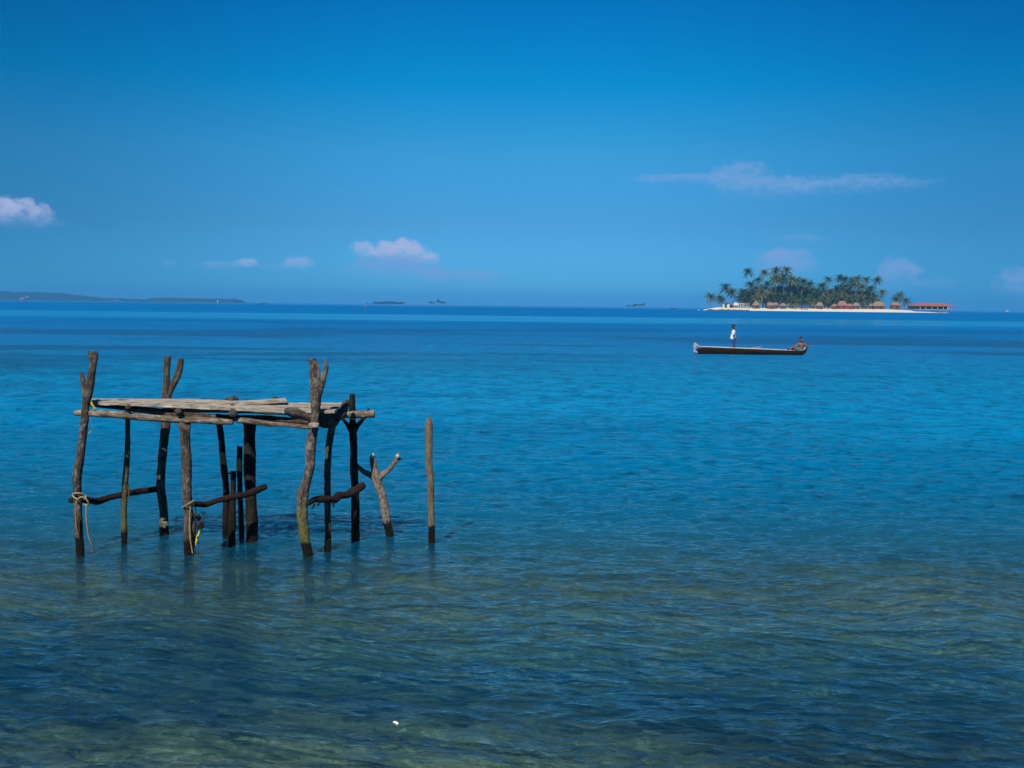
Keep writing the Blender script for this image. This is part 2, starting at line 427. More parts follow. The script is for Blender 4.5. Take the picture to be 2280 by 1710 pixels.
    tint = ramp(nt, lg, WT_TINT)
    nt.links.new(tint, tr.inputs['Color']); nt.links.new(tint, rf.inputs['Color'])
    mx = nt.nodes.new('ShaderNodeMixShader'); mx.inputs[0].default_value = 0.5
    nt.links.new(tr.outputs[0], mx.inputs[1]); nt.links.new(rf.outputs[0], mx.inputs[2])
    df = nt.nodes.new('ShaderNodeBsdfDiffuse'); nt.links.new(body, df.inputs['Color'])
    mk = nt.nodes.new('ShaderNodeMixShader'); nt.links.new(k, mk.inputs[0])
    nt.links.new(mx.outputs[0], mk.inputs[1]); nt.links.new(df.outputs[0], mk.inputs[2])
    fr = nt.nodes.new('ShaderNodeFresnel'); fr.inputs['IOR'].default_value = 1.5; nt.links.new(bump.outputs[0], fr.inputs['Normal'])
    # a rough sea seen flat never reaches full mirror strength
    fac = mth(nt, 'MULTIPLY', fr.outputs[0], ramp(nt, slick, WT_FR))
    mf = nt.nodes.new('ShaderNodeMixShader'); nt.links.new(fac, mf.inputs[0])
    nt.links.new(mk.outputs[0], mf.inputs[1]); nt.links.new(gl.outputs[0], mf.inputs[2])
    nt.links.new(mf.outputs[0], out.inputs['Surface'])
    return m
def L10(d): return math.log10(d) / 4.0
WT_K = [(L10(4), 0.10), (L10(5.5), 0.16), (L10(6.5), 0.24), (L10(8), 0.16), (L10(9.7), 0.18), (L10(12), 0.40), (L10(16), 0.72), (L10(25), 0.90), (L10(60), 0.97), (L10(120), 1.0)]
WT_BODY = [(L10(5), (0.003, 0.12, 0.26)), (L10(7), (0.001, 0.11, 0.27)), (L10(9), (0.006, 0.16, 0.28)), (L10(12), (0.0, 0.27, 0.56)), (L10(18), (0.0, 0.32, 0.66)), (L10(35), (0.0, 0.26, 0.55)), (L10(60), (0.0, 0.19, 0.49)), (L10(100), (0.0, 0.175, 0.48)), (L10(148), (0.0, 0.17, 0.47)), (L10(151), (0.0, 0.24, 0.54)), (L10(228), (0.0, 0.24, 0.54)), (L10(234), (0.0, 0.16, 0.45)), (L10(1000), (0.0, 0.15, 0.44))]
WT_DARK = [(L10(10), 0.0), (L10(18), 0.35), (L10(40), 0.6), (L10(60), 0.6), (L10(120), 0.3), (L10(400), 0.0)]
WT_R1 = [(L10(4), 0.016), (L10(10), 0.024), (L10(22), 0.05), (L10(60), 0.03)]
WT_R2 = [(L10(9), 0.0), (L10(16), 0.14), (L10(40), 0.5), (L10(80), 0.5), (L10(145), 0.25), (L10(150), 0.0)]
WT_R3 = [(L10(16), 0.0), (L10(40), 0.35), (L10(80), 0.8), (L10(145), 1.6), (L10(150), 0.03), (L10(226), 0.03), (L10(234), 2.0), (L10(800), 2.0), (L10(1100), 0.05)]
WT_ROUGH = [(L10(5), 0.01), (L10(15), 0.02), (L10(30), 0.06), (L10(60), 0.16), (L10(145), 0.28), (L10(150), 0.06), (L10(226), 0.06), (L10(234), 0.35), (L10(800), 0.35), (L10(1100), 0.1), (L10(5000), 0.1)]
WT_TINT = [(L10(5), (0.78, 0.97, 0.92)), (L10(7), (0.55, 0.92, 0.97)), (L10(9), (0.78, 0.96, 0.88)), (L10(12), (0.5, 0.9, 0.9)), (L10(30), (0.1, 0.6, 0.8))]
WT_FR = [(L10(5), 1.0), (L10(30), 1.0), (L10(60), 0.7), (L10(90), 0.45), (L10(145), 0.28), (L10(150), 0.6), (L10(226), 0.6), (L10(234), 0.2), (L10(800), 0.15), (L10(1100), 0.4)]

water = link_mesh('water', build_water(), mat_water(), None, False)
tag(water, 'clear turquoise to deep blue sea rippled by a light breeze', 'water', kind='structure')
seabed = link_mesh('seabed', build_seabed(), mat_seabed(), None, True)
tag(seabed, 'shallow sandy sea bed with dark weed and rubble', 'seabed', kind='structure')

# ------------------------------------------------------------------ weathered wood
def mat_wood(name, dark, mid, pale, pale_amt=0.5, tide=0.16, algae=0.0, grain=1.0, speck=0.0):
    m, nt, out = mat_new(name)
    uv = nt.nodes.new('ShaderNodeUVMap'); geo = nt.nodes.new('ShaderNodeNewGeometry'); pos = geo.outputs['Position']
    sep = nt.nodes.new('ShaderNodeSeparateXYZ'); nt.links.new(pos, sep.inputs[0])
    g1 = noise_tex(nt, mapping(nt, uv.outputs[0], (60, 7, 1)), 1.0 * grain, 5, 0.65, 0.6)
    g2 = noise_tex(nt, mapping(nt, uv.outputs[0], (18, 9, 1)), 1.0, 4, 0.6, 0.8)
    b = noise_tex(nt, pos, 9.0, 5, 0.65)
    s = noise_tex(nt, pos, 55.0, 4, 0.6)
    fl = noise_tex(nt, mapping(nt, uv.outputs[0], (90, 22, 1), (3, 1, 0)), 1.0, 5, 0.7, 1.2)
    cr = noise_tex(nt, mapping(nt, uv.outputs[0], (110, 6, 1), (7, 2, 0)), 1.0, 3, 0.6, 0.3)
    c = mixc(nt, mapr(nt, g1, 0.34, 0.62), dark, mid)
    c = mixc(nt, mth(nt, 'MULTIPLY', mapr(nt, mth(nt, 'ADD', mth(nt, 'MULTIPLY', g2, 0.7), mth(nt, 'MULTIPLY', b, 0.5)), 0.58, 0.72), pale_amt), c, pale)
    # pale flakes where bark has come away, and dark checks along the grain
    c = mixc(nt, mth(nt, 'MULTIPLY', mapr(nt, fl, 0.56, 0.64), min(1, pale_amt * 1.1)), c, tuple(min(.85, x * 1.15) for x in pale))
    c = mixc(nt, mth(nt, 'MULTIPLY', mapr(nt, cr, 0.42, 0.34), 0.75), c, tuple(x * 0.45 for x in dark))
    if speck:
        c = mixc(nt, mth(nt, 'MULTIPLY', mapr(nt, s, 0.52, 0.6), speck), c, tuple(x * 0.25 for x in dark))
    z = mth(nt, 'ADD', sep.outputs[2], mth(nt, 'MULTIPLY', mth(nt, 'SUBTRACT', b, 0.5), 0.10))
    if algae:
        a = mth(nt, 'MULTIPLY', mapr(nt, z, tide + 0.50, tide + 0.10, 0, 1, True), mapr(nt, g2, 0.35, 0.55, 0.2, algae))
        c = mixc(nt, a, c, (0.20, 0.20, 0.035))
    if tide > 0:
        c = mixc(nt, mapr(nt, z, tide + 0.015, tide - 0.015), c, (0.014, 0.010, 0.007))
    rough = mapr(nt, z, tide, tide - 0.03, 0.85, 0.45) if tide > 0 else 0.85
    h = mth(nt, 'ADD', mth(nt, 'ADD', mth(nt, 'MULTIPLY', g1, 0.6), mth(nt, 'MULTIPLY', cr, 0.6)), mth(nt, 'ADD', mth(nt, 'MULTIPLY', s, 0.3), mth(nt, 'MULTIPLY', fl, 0.5)))
    principled(nt, out, c, rough, 0.2, h, 1.0, 0.03)
    return m
W_BARK = mat_wood('dark_grey_bark', (0.028, 0.021, 0.017), (0.12, 0.092, 0.075), (0.42, 0.35, 0.29), 0.6)
W_BROWN = mat_wood('brown_post_wood', (0.035, 0.024, 0.017), (0.15, 0.11, 0.085), (0.38, 0.30, 0.24), 0.5)
W_DARK = mat_wood('dark_post_wood', (0.010, 0.008, 0.007), (0.032, 0.025, 0.021), (0.12, 0.09, 0.07), 0.2)
W_MOSSY = mat_wood('mossy_pole_wood', (0.06, 0.05, 0.02), (0.22, 0.18, 0.09), (0.36, 0.27, 0.15), 0.5, 0.13, 0.5)
W_GREEN = mat_wood('grey_trunk_green_base', (0.05, 0.038, 0.03), (0.16, 0.12, 0.10), (0.50, 0.44, 0.38), 0.65, 0.13, 0.9)
W_PALE = mat_wood('pale_driftwood', (0.16, 0.11, 0.08), (0.40, 0.31, 0.24), (0.58, 0.50, 0.42), 0.6, 0.15, 0.0, 1.0, 0.6)
W_POLE = mat_wood('tan_pole_wood', (0.14, 0.095, 0.05), (0.36, 0.26, 0.16), (0.46, 0.36, 0.24), 0.4, 0.17)
W_BEAM = mat_wood('grey_beam_wood', (0.07, 0.048, 0.030), (0.32, 0.24, 0.165), (0.60, 0.51, 0.40), 0.75, -1)
W_BEARER = mat_wood('rotten_bearer_wood', (0.03, 0.025, 0.022), (0.12, 0.10, 0.09), (0.28, 0.25, 0.22), 0.5, -1)
W_BRACE = mat_wood('dark_brace_wood', (0.014, 0.010, 0.009), (0.040, 0.026, 0.022), (0.11, 0.07, 0.055), 0.2, -1)
W_PLANK = mat_wood('bleached_plank_wood', (0.24, 0.18, 0.12), (0.72, 0.62, 0.49), (0.88, 0.82, 0.73), 0.6, -1, 0.0, 1.3)
M_ROPE = plain('old_tan_rope', (0.36, 0.28, 0.14), 0.9, 0.4, 90)
M_ROPE_D = plain('black_wet_rope', (0.03, 0.025, 0.02), 0.8, 0.4, 60)
M_YELLOW = plain('faded_yellow_strap', (0.72, 0.58, 0.02), 0.6, 0.2, 40)
M_GREY_RAG = plain('grey_green_rag', (0.20, 0.19, 0.13), 0.95, 0.4, 50)

MPP = lambda Y: Y / F_PX            # metres per photograph pixel at distance Y
def pts_px(L, Y0, Y1=None):
    """[(px,py,width_px)...] -> world points and radii; distance runs evenly from Y0 to Y1"""
    Y1 = Y0 if Y1 is None else Y1
    n = len(L); P_, R_ = [], []
    for i, (x, y, w) in enumerate(L):
        Y = Y0 + (Y1 - Y0) * i / max(1, n - 1)
        P_.append(P(x, y, Y)); R_.append(w / 2 * MPP(Y))
    return P_, R_

Y_A, Y_B, Y_C, Y_D = depth_of(178, 1235), depth_of(365, 1187), depth_of(277, 1211), depth_of(421, 1236)
Y_E, Y_F, Y_G, Y_H = depth_of(501, 1199), depth_of(516, 1210), depth_of(538, 1197), depth_of(561, 1205)
Y_I, Y_J, Y_K = depth_of(685, 1239), depth_of(730, 1222), depth_of(791, 1204)
plat_loc = Vector(((P(420, 1200, Y_D)).x, (Y_D + Y_B) / 2, 0))
plat = empty('wooden_platform', plat_loc, 'rickety driftwood platform of crooked forked posts topped with bleached planks', 'platform')

def post(branches, Y, mat, seed, label=None, base_px=None, lean=0.0, name='post', parent=None, lean_top=0.0):
    """a post driven into the bed: the first branch is the trunk from its top down to the water"""
    bm = bmesh.new()
    for bi, (L, caps) in enumerate(branches):
        pts, rad = pts_px(L, Y)
        if bi == 0:
            b = pts[-1].copy(); d = (pts[-1] - pts[-2]); d = d / max(0.02, abs(d.z)) * 0.9
            d.z = -0.95; d.x *= 0.5
            pts.append(b + d * 0.5); pts.append(b + d); rad += [rad[-1], rad[-1]]
        if lean_top:
            zt = pts[0].z
            for p in pts: p.y += lean_top * max(0, p.z) / 1.5
        tube(bm, pts, rad, seg=18, step=0.012, rough=0.16, rs=11, seed=seed + bi * 3.1, cap0=caps[0], cap1=caps[1], gnarl=0.006)
    o = bm_obj(name, bm, mat, parent if parent is not None else plat)
    if label: o['label'] = label
    return o

RC = ('round', 'round'); CC = ('cut', 'cut'); SC_ = ('spike', 'round')
post([([(209, 790, 17), (207, 812, 16), (204, 835, 17), (199, 866, 19), (191, 900, 17), (189, 930, 18), (183, 985, 17), (178.5, 1020, 18), (172, 1057, 20), (173, 1120, 18), (175, 1172, 18), (178, 1232, 18)], CC),
      ([(180, 829, 7), (183, 840, 9), (187, 860, 10), (190, 880, 12), (191, 895, 12)], ('cut', 'round')),
      ([(197, 784, 4), (199, 793, 7), (206, 806, 9)], ('spike', 'round')), ([(203, 790, 8), (212, 785, 10), (214, 800, 9)], RC)], Y_A, W_BARK, 1.0, 'corner post forked at the top with a splintered pale tip')
post([([(373, 793, 13), (371.5, 829, 14), (371, 872, 17), (372, 889, 19), (368.5, 942, 19), (364, 992, 18), (360, 1035, 18), (358, 1082, 19), (363, 1129, 19), (365, 1170, 20), (366, 1187, 20)], CC),
      ([(402.5, 798, 12), (400.5, 815, 13), (392.5, 842, 14), (382, 865, 14), (374, 885, 13)], CC),
      ([(363, 821, 4), (369, 826, 5), (372, 834, 6)], SC_)], Y_B, W_BROWN, 4.0, 'tall back post forked into two thick prongs')
post([([(286, 890, 10), (284.5, 935, 10), (284, 983, 11), (283, 1018, 12), (279, 1072, 13), (276.8, 1120, 12), (276.6, 1172, 12.5), (276.6, 1211, 13)], CC),
      ([(281, 1072, 6), (286, 1090, 4), (287.5, 1110, 2)], ('round', 'spike'))], Y_C, W_MOSSY, 7.0, 'thin yellowish post with peeling bark')
post([([(401, 922, 13), (406, 945, 19), (411, 965, 22), (413, 1000, 21), (415, 1034, 22), (416.6, 1086, 21), (419, 1129, 21), (422.6, 1172, 24), (421.5, 1205, 23), (421, 1234, 21)], CC),
      ([(421, 937, 8), (419, 950, 11), (415, 970, 14), (414, 995, 12)], CC)], Y_D, W_BROWN, 9.0, 'split grey post in the front middle')
post([([(488, 935, 14), (489, 950, 14), (494, 992, 14), (495.5, 1017, 14), (501.5, 1069, 14), (504, 1112, 15), (502, 1155, 13), (501.5, 1199, 11)], CC)], Y_E, W_DARK, 12.0)
post([([(519.5, 1049, 13), (519, 1103, 12), (516.5, 1155, 16), (516, 1210, 17)], CC), ([(510, 1054, 4), (515, 1052, 5), (520, 1053, 6)], SC_)], Y_F, W_DARK, 14.0, 'shortest dark stake under the platform')
post([([(533.5, 994, 12), (533, 1034, 12), (535, 1103, 12), (537, 1155, 12), (538, 1197, 12)], CC)], Y_G, W_DARK, 16.0, 'thin dark stake under the platform')
post([([(555, 935, 26), (555.6, 955, 26), (555.6, 1000, 25), (556.5, 1051, 25), (558, 1103, 24), (560, 1155, 25), (561.6, 1205, 24)], CC)], Y_H, W_DARK, 18.0, 'thick straight dark post under the middle')
post([([(695, 798, 16), (697, 815, 18), (699, 837, 20), (703, 880, 24), (702.5, 923, 19), (699, 957, 20), (692, 992, 22), (690.5, 1035, 20), (683, 1072, 21), (674.5, 1103, 23), (673.5, 1146, 22), (677.6, 1189, 23), (684.4, 1225, 22), (685.5, 1239, 22)], ('cut', 'cut')),
      ([(708, 810, 6), (707.5, 830, 9), (705, 860, 12), (703, 885, 12)], RC),
      ([(724.5, 799, 3), (726.5, 816, 10), (721, 836, 12), (714, 862, 14), (706, 895, 14)], SC_), ([(661, 1094, 5), (664, 1102, 8), (672, 1106, 10)], RC)], Y_I, W_GREEN, 20.0, 'tallest front post, wavy trunk with prongs and a green base')
post([([(757, 912, 14), (752, 925, 15), (746, 940, 14), (739.4, 951, 13), (732.5, 992, 15), (730, 1035, 15), (729, 1051, 15), (729, 1120, 14), (730, 1172, 14), (730, 1222, 14)], CC)], Y_J, W_BARK, 23.0, 'slim grey post bending right at its top')
post([([(784, 880, 13), (784, 906, 15), (785, 932, 14), (786, 957, 16), (788, 1000, 16), (788, 1035, 16), (789, 1069, 17), (791, 1120, 17), (791, 1172, 18), (791, 1204, 18)], ('round', 'cut')),
      ([(757, 922, 6), (763, 932, 8), (771, 942, 9), (781, 957, 11), (786, 972, 10)], RC),
      ([(821, 911, 4), (815, 923, 7), (804, 938, 8.5), (794, 950, 10), (788, 966, 10)], SC_)], Y_K, W_DARK, 26.0, 'dark back post with two upturned side branches')

def limb(name, L, Y0, Y1, mat, seed, caps=CC, label=None, parent=None, seg=16, rough=0.14, gnarl=0.004):
    bm = bmesh.new(); pts, rad = pts_px(L, Y0, Y1)
    tube(bm, pts, rad, seg=seg, step=0.015, rough=rough, rs=10, seed=seed, cap0=caps[0], cap1=caps[1], gnarl=gnarl)
    o = bm_obj(name, bm, mat, parent if parent is not None else plat)
    if label: o['label'] = label
    return o
Yf = 9.74                                          # the front beams lie just before the front posts
limb('beam', [(166, 919, 13), (190, 920, 15), (243, 922, 15), (312, 928.5, 15), (380, 933.5, 15), (449, 936, 14), (485, 938, 14), (519, 940, 12)], Yf, Yf, W_BEAM, 30, CC, 'front beam left half, knobbly and bleached')
limb('beam', [(527, 935, 13), (560, 938.5, 14), (600, 944, 12), (634, 945.5, 10), (686, 951, 9.5), (709, 951.5, 10)], Yf, Yf, W_BEAM, 33, CC, 'front beam right half, thin with an end block')
limb('beam', [(196, 899, 12), (260, 906, 13), (330, 914, 14), (420, 924, 15), (500, 930, 15), (600, 932, 13), (690, 941, 13)], Yf + 0.42, Yf + 0.42, W_BARK, 36)
limb('beam', [(362, 906, 13), (450, 911, 14), (560, 914, 14), (660, 918, 15), (720, 923, 15), (782, 923, 16), (834, 921.5, 17)], Y_K - 0.12, Y_K - 0.12, W_BEAM, 39, CC, 'back beam with a sawn orange end poking out right')
Yb = 10.75
for i, (fx, fy, w, bx, by, wb) in enumerate([(286, 907, 12, 284, 892, 10), (398, 917.5, 14, 378, 892, 11), (519.5, 921.5, 15, 514, 890, 12), (640, 917, 0, 0, 0, 0)]):
    if wb:
        bm = bmesh.new()
        a, b = P(fx, fy, Yf - 0.06), P(bx, by, Yb)
        tube(bm, [a, a.lerp(b, 0.3) + Vector((0, 0, 0.006)), a.lerp(b, 0.65), b], [w / 2 * MPP(Yf), w / 2 * MPP(Yf) * 0.9, wb / 2 * MPP(Yb), wb / 2 * MPP(Yb)], seg=14, rough=0.4, seed=40 + i, cap0='cut', cap1='cut', gnarl=0.006)
        bm_obj('bearer', bm, W_BEARER, plat)
limb('bearer', [(637, 914, 12), (650, 919, 19), (669, 923, 20), (693, 929, 22), (715, 938, 25), (730, 940, 22), (741, 934, 14)], Yf - 0.02, Yf + 0.25, W_BEARER, 47, ('round', 'round'), 'gnarled rotten log laid along the front right', gnarl=0.016)
limb('bearer', [(751, 936, 10), (757, 925, 16), (764, 912, 19), (769, 902, 16), (773, 892, 7)], Y_J - 0.05, Y_J + 0.1, W_BEARER, 49, ('round', 'spike'), 'weathered knotty stub at the front right corner', gnarl=0.012)
limb('bearer', [(500, 891, 5), (512, 887.5, 9), (522, 886, 8), (530, 889, 6)], Yb + 0.02, Yb + 0.03, W_BEARER, 51, RC)
limb('bearer', [(607, 890, 5), (612, 886, 7), (617, 888, 6)], Yb + 0.02, Yb + 0.03, W_BEARER, 53, RC)
# splintered block of the right-hand corner where the beam is notched into the post
limb('end_block', [(689, 949, 12), (700, 947, 15), (709, 949, 15)], Yf - 0.07, Yf - 0.07, W_PLANK, 55, CC, rough=0.3)

def plank(pts, wid, thick, mat, seed, label=None, twist=0.0):
    """a split, slightly bowed board: centre line points, width across, thickness"""
    bm = bmesh.new(); path = catmull([Vector(p) for p in pts], 22); uvl = bm.loops.layers.uv.verify()
    prev = None; L = 0
    ring_n = 10
    for i, p in enumerate(path):
        t = (path[min(i + 1, len(path) - 1)] - path[max(0, i - 1)]).normalized()
        if i: L += (p - path[i - 1]).length
        side = Vector((0, 0, 1)).cross(t).normalized(); side = (side + Vector((0, 0, twist * (i / len(path) - 0.5)))).normalized()
        up = t.cross(side).normalized() * 1.0
        f = i / (len(path) - 1)
        w = wid(f) if callable(wid) else wid
        w *= 1 + 0.06 * noise.noise(p * 5 + Vector((seed, 0, 0)))
        h = thick * (1 + 0.15 * noise.noise(p * 7 + Vector((0, seed, 0))))
        ring = []
        for (a, b) in ((-.5, -.42), (-.5, .30), (-.46, .46), (-.15, .5), (.15, .47), (.46, .46), (.5, .30), (.5, -.42), (.2, -.5), (-.2, -.5)):
            j = noise.noise(Vector((p.x * 9, a * 4 + seed, b * 4))) * 0.05
            ring.append(bm.verts.new(p + side * w * (a + j) + up * h * (b + j * 2)))
        if prev:
            for k in range(ring_n):
                k2 = (k + 1) % ring_n
                fc = bm.faces.new((prev[k], ring[k], ring[k2], prev[k2]))
                for lo, (kk, ll) in zip(fc.loops, ((k, L0), (k, L), (k + 1, L), (k + 1, L0))):
                    lo[uvl].uv = (kk * 0.03, ll + seed)
        else: bm.faces.new(ring)
        prev = ring; L0 = L
    bm.faces.new(list(reversed(prev)))
    bmesh.ops.recalc_face_normals(bm, faces=bm.faces)
    o = bm_obj('plank', bm, mat, plat, smooth=False)
    if label: o['label'] = label
    return o
def TP(px, py, z):
    """point of a level surface at height z under a measured pixel"""
    d = pix_dir(px, py); t = (z - EYE) / d.z
    return Vector((d.x * t, d.y * t, z))
def lvl(px, Y, z):
    """x of a pixel column at distance Y, height z"""
    q = P(px, 900, Y); return Vector((q.x, Y, z))
def zat(px, py, Y): return P(px, py, Y).z
plank([lvl(198, 9.86, zat(198, 895, 9.86)), lvl(320, 9.84, zat(320, 899, 9.84)), lvl(430, 9.82, zat(430, 904, 9.82)), lvl(518, 9.80, zat(518, 908.5, 9.80)), lvl(640, 9.80, zat(640, 914, 9.80))], 0.15, 0.036, W_PLANK, 1, 'long front plank')
plank([lvl(200, 10.06, zat(200, 892, 10.06)), lvl(330, 10.12, zat(330, 894, 10.12)), lvl(440, 10.18, zat(440, 897, 10.18)), lvl(540, 10.3, zat(540, 897, 10.3)), lvl(636, 10.42, zat(636, 891, 10.42))], lambda f: 0.16 + 0.03 * f, 0.03, W_PLANK, 2, 'bowed plank rising at its right end')
plank([lvl(205, 10.26, zat(205, 892, 10.26)), lvl(340, 10.33, zat(340, 892, 10.33)), lvl(470, 10.45, zat(470, 894, 10.45)), lvl(560, 10.6, zat(560, 898, 10.6))], 0.14, 0.028, W_PLANK, 3)
plank([lvl(470, 10.08, zat(470, 904, 10.08)), lvl(560, 10.10, zat(560, 906, 10.10)), lvl(660, 10.14, zat(660, 906.5, 10.14)), lvl(764, 10.2, zat(764, 908, 10.2))], 0.16, 0.024, W_PLANK, 4, 'pale plank reaching the right corner')
plank([lvl(555, 10.42, zat(555, 900.5, 10.42)), lvl(640, 10.44, zat(640, 901, 10.44)), lvl(766, 10.5, zat(766, 901, 10.5))], 0.17, 0.024, W_PLANK, 5, 'yellowish back plank')
plank([lvl(640, 9.86, zat(640, 913, 9.86)), lvl(700, 9.88, zat(700, 914.5, 9.88)), lvl(748, 9.88, zat(748, 915.5, 9.88))], 0.15, 0.03, W_PLANK, 6, 'short plank end behind the tallest post')

limb('brace', [(156, 1114, 12), (180, 1113, 13), (200, 1114, 14), (218, 1116, 15), (243, 1108, 14), (286, 1098, 13), (320, 1093, 13), (356, 1088, 12)], Y_A + 0.11, Y_B + 0.02, W_BRACE, 60, CC, 'curved pole tied low between the left posts')
limb('brace', [(430, 1123, 11), (445, 1122.5, 12), (458, 1123, 12), (489, 1113, 13), (523, 1106, 14), (549, 1101, 14), (570, 1092, 15), (592, 1083, 15)], Y_D - 0.03, Y_H - 0.12, W_BRACE, 63, CC, 'crooked pole tied low across the middle stakes')
limb('brace', [(682, 1123, 10), (692, 1117, 12), (703, 1112, 14), (729, 1111, 15), (745, 1113, 14), (754, 1104, 17), (772, 1102, 15), (790, 1092, 16), (808, 1081, 16)], Y_I - 0.03, Y_K - 0.12, W_BRACE, 66, ('cut', 'round'), 'zigzag branch tied low at the right end', gnarl=0.01)
bm = bmesh.new()
for (x, y, dx, dy) in ((700, 1122, -6, 12), (711, 1120, -5, 7), (741, 1119, 1, 12)):
    a = P(x, y, Y_I + 0.02); b = P(x + dx, y + dy, Y_I + 0.02)
    bm = bmesh.new(); tube(bm, [a, a.lerp(b, 0.5) + Vector((0.004, 0, 0)), b], [0.008, 0.008, 0.003], seg=6, cap1='spike')
    bm_obj('loose_bark', bm, W_BRACE, plat)

# ------------------------------------------------------------------ ropes and straps (tied on, not part of the platform)
def rope(name, strands, mat, label, cat, origin, extra=None, group=None):
    e = empty(name, origin, label, cat, group)
    return e
def strand_obj(name, strands, mat, label, cat, loc, parent=None):
    bm = bmesh.new()
    for pts, r in strands:
        tube(bm, [Vector(p) for p in pts], [r * 0.78] * len(pts), seg=8, step=0.01, rough=0.08, rs=60, seed=3, minn=6)
    if parent is None:
        me = bpy.data.meshes.new(name); 
        bmesh.ops.translate(bm, verts=bm.verts, vec=-loc); bm.to_mesh(me); bm.free()
        o = link_mesh(name, me, mat); o.location = loc
        tag(o, label, cat)
    else:
        o = bm_obj(name, bm, mat, parent)
        if label: o['label'] = label
    return o
Ya = Y_A - 0.055
r1 = strand_obj('rope', [
    ([P(162, 1099, Ya), P(176, 1098, Ya - .035), P(190, 1103, Ya), P(189, 1111, Ya - .03), P(180, 1112, Ya - .05), P(169, 1110, Ya - .03), P(161, 1103, Ya)], 0.0085),
    ([P(169, 1125, Ya - .03), P(172, 1114, Ya - .06), P(180, 1107, Ya - .07), P(190, 1110, Ya - .06), P(197, 1120, Ya - .05), P(192, 1125, Ya - .03), P(182, 1119, Ya - .02)], 0.0085),
    ([P(172, 1115, Ya - .06), P(168.5, 1128, Ya - .045), P(168, 1150, Ya - .03), P(170, 1172, Ya - .02), P(173, 1190, Ya)], 0.007),
    ([P(193, 1124, Ya - .04), P(192, 1140, Ya - .04), P(193, 1163, Ya - .04), P(196.7, 1192, Ya - .03), P(203, 1210, Ya - .02), P(207, 1219, Ya), P(206, 1230, Ya + .03)], 0.0075)],
    M_ROPE, 'tan rope knotted round the left corner post with a long hanging tail', 'rope', P(178, 1115, Ya))
Yd = Y_D - 0.06
r2 = strand_obj('rope', [
    ([P(405, 1130, Yd + .03), P(414, 1125, Yd - .01), P(424, 1119, Yd - .02), P(432, 1115, Yd + .0), P(434, 1118, Yd + .03)], 0.008),
    ([P(425, 1122, Yd), P(423, 1140, Yd), P(422, 1163, Yd - .005), P(423.5, 1198, Yd - .01), P(426, 1215, Yd - .005), P(429, 1232, Yd)], 0.0075)],
    M_ROPE, 'tan rope slanting round the front middle post with one tail down it', 'rope', P(421, 1120, Yd))
e3 = empty('tangled_rope', P(440, 1165, Y_D), 'black tangled rope with a yellow strap dangling beside the front middle post', 'rope')
strand_obj('knot', [
    ([P(434, 1124, Y_D), P(436, 1138, Y_D - .01), P(437, 1146, Y_D), P(440, 1154, Y_D), P(441, 1162, Y_D), P(444, 1172, Y_D), P(444, 1182, Y_D)], 0.006),
    ([P(433, 1145, Y_D - .01), P(440, 1148, Y_D - .02), P(445, 1153, Y_D), P(440, 1158, Y_D + .02), P(437, 1150, Y_D + .01), P(443, 1147, Y_D)], 0.016),
    ([P(441, 1163, Y_D - .01), P(449, 1163, Y_D), P(450, 1170, Y_D + .01), P(443, 1176, Y_D), P(442, 1167, Y_D - .02), P(447, 1173, Y_D - .01), P(446, 1181, Y_D)], 0.017),
    ([P(442, 1205, Y_D), P(443, 1216, Y_D), P(441, 1226, Y_D), P(443, 1236, Y_D)], 0.004), ([P(436, 1211, Y_D), P(435, 1222, Y_D), P(436, 1236, Y_D)], 0.003)], M_ROPE_D, None, None, None, e3)
def ribbon(name, L, Y, w, mat, parent, label=None, cat=None):
    bm = bmesh.new(); prev = None
    pts = catmull([P(x, y, Y) for x, y in L], 8)
    for i, p in enumerate(pts):
        tw = math.sin(i * 0.5) * 0.9; f = math.sin(math.pi * (i + 1) / (len(pts) + 1)) ** 0.4
        d = Vector((math.cos(tw), math.sin(tw), 0.1)) * w * f
        nrm = Vector((-d.y, d.x, 0)).normalized() * 0.0015
        q = [bm.verts.new(p - d + nrm), bm.verts.new(p + d + nrm), bm.verts.new(p + d - nrm), bm.verts.new(p - d - nrm)]
        if prev:
            for k in range(4): bm.faces.new((prev[k], prev[(k + 1) % 4], q[(k + 1) % 4], q[k]))
        prev = q
    bmesh.ops.recalc_face_normals(bm, faces=bm.faces)
    if parent is None:
        loc = pts[0].copy(); bmesh.ops.translate(bm, verts=bm.verts, vec=-loc)
        me = bpy.data.meshes.new(name); bm.to_mesh(me); bm.free(); o = link_mesh(name, me, mat); o.location = loc; tag(o, label, cat)
    else: o = bm_obj(name, bm, mat, parent)
    return o
ribbon('strap', [(446, 1180), (443, 1186), (439, 1197), (437, 1206), (436, 1214)], Y_D - 0.02, 0.010, M_YELLOW, e3)
e4 = empty('ribbon', P(204, 895, 9.75), 'yellow ribbon tied round the left end of the front plank', 'ribbon')
ribbon('band', [(199, 885), (202, 892), (205, 900), (209, 908), (211, 912)], 9.72, 0.009, M_YELLOW, e4)
ribbon('band', [(205, 900), (210, 906), (214, 909)], 9.715, 0.005, M_YELLOW, e4)
ribbon('band', [(198, 884), (199, 890), (202, 896)], 9.73, 0.008, M_YELLOW, e4)
e5 = empty('twine', P(203, 940, 9.72), 'thin grey twine with a yellow end hanging below the left beam', 'twine')
strand_obj('string', [([P(200, 925, 9.72), P(202, 940, 9.72), P(206.5, 952, 9.72), P(205, 959, 9.72), P(201, 963, 9.72)], 0.0028)], M_GREY_RAG, None, None, None, e5)
ribbon('end', [(205, 958), (201, 962), (197, 965)], 9.715, 0.005, M_YELLOW, e5)
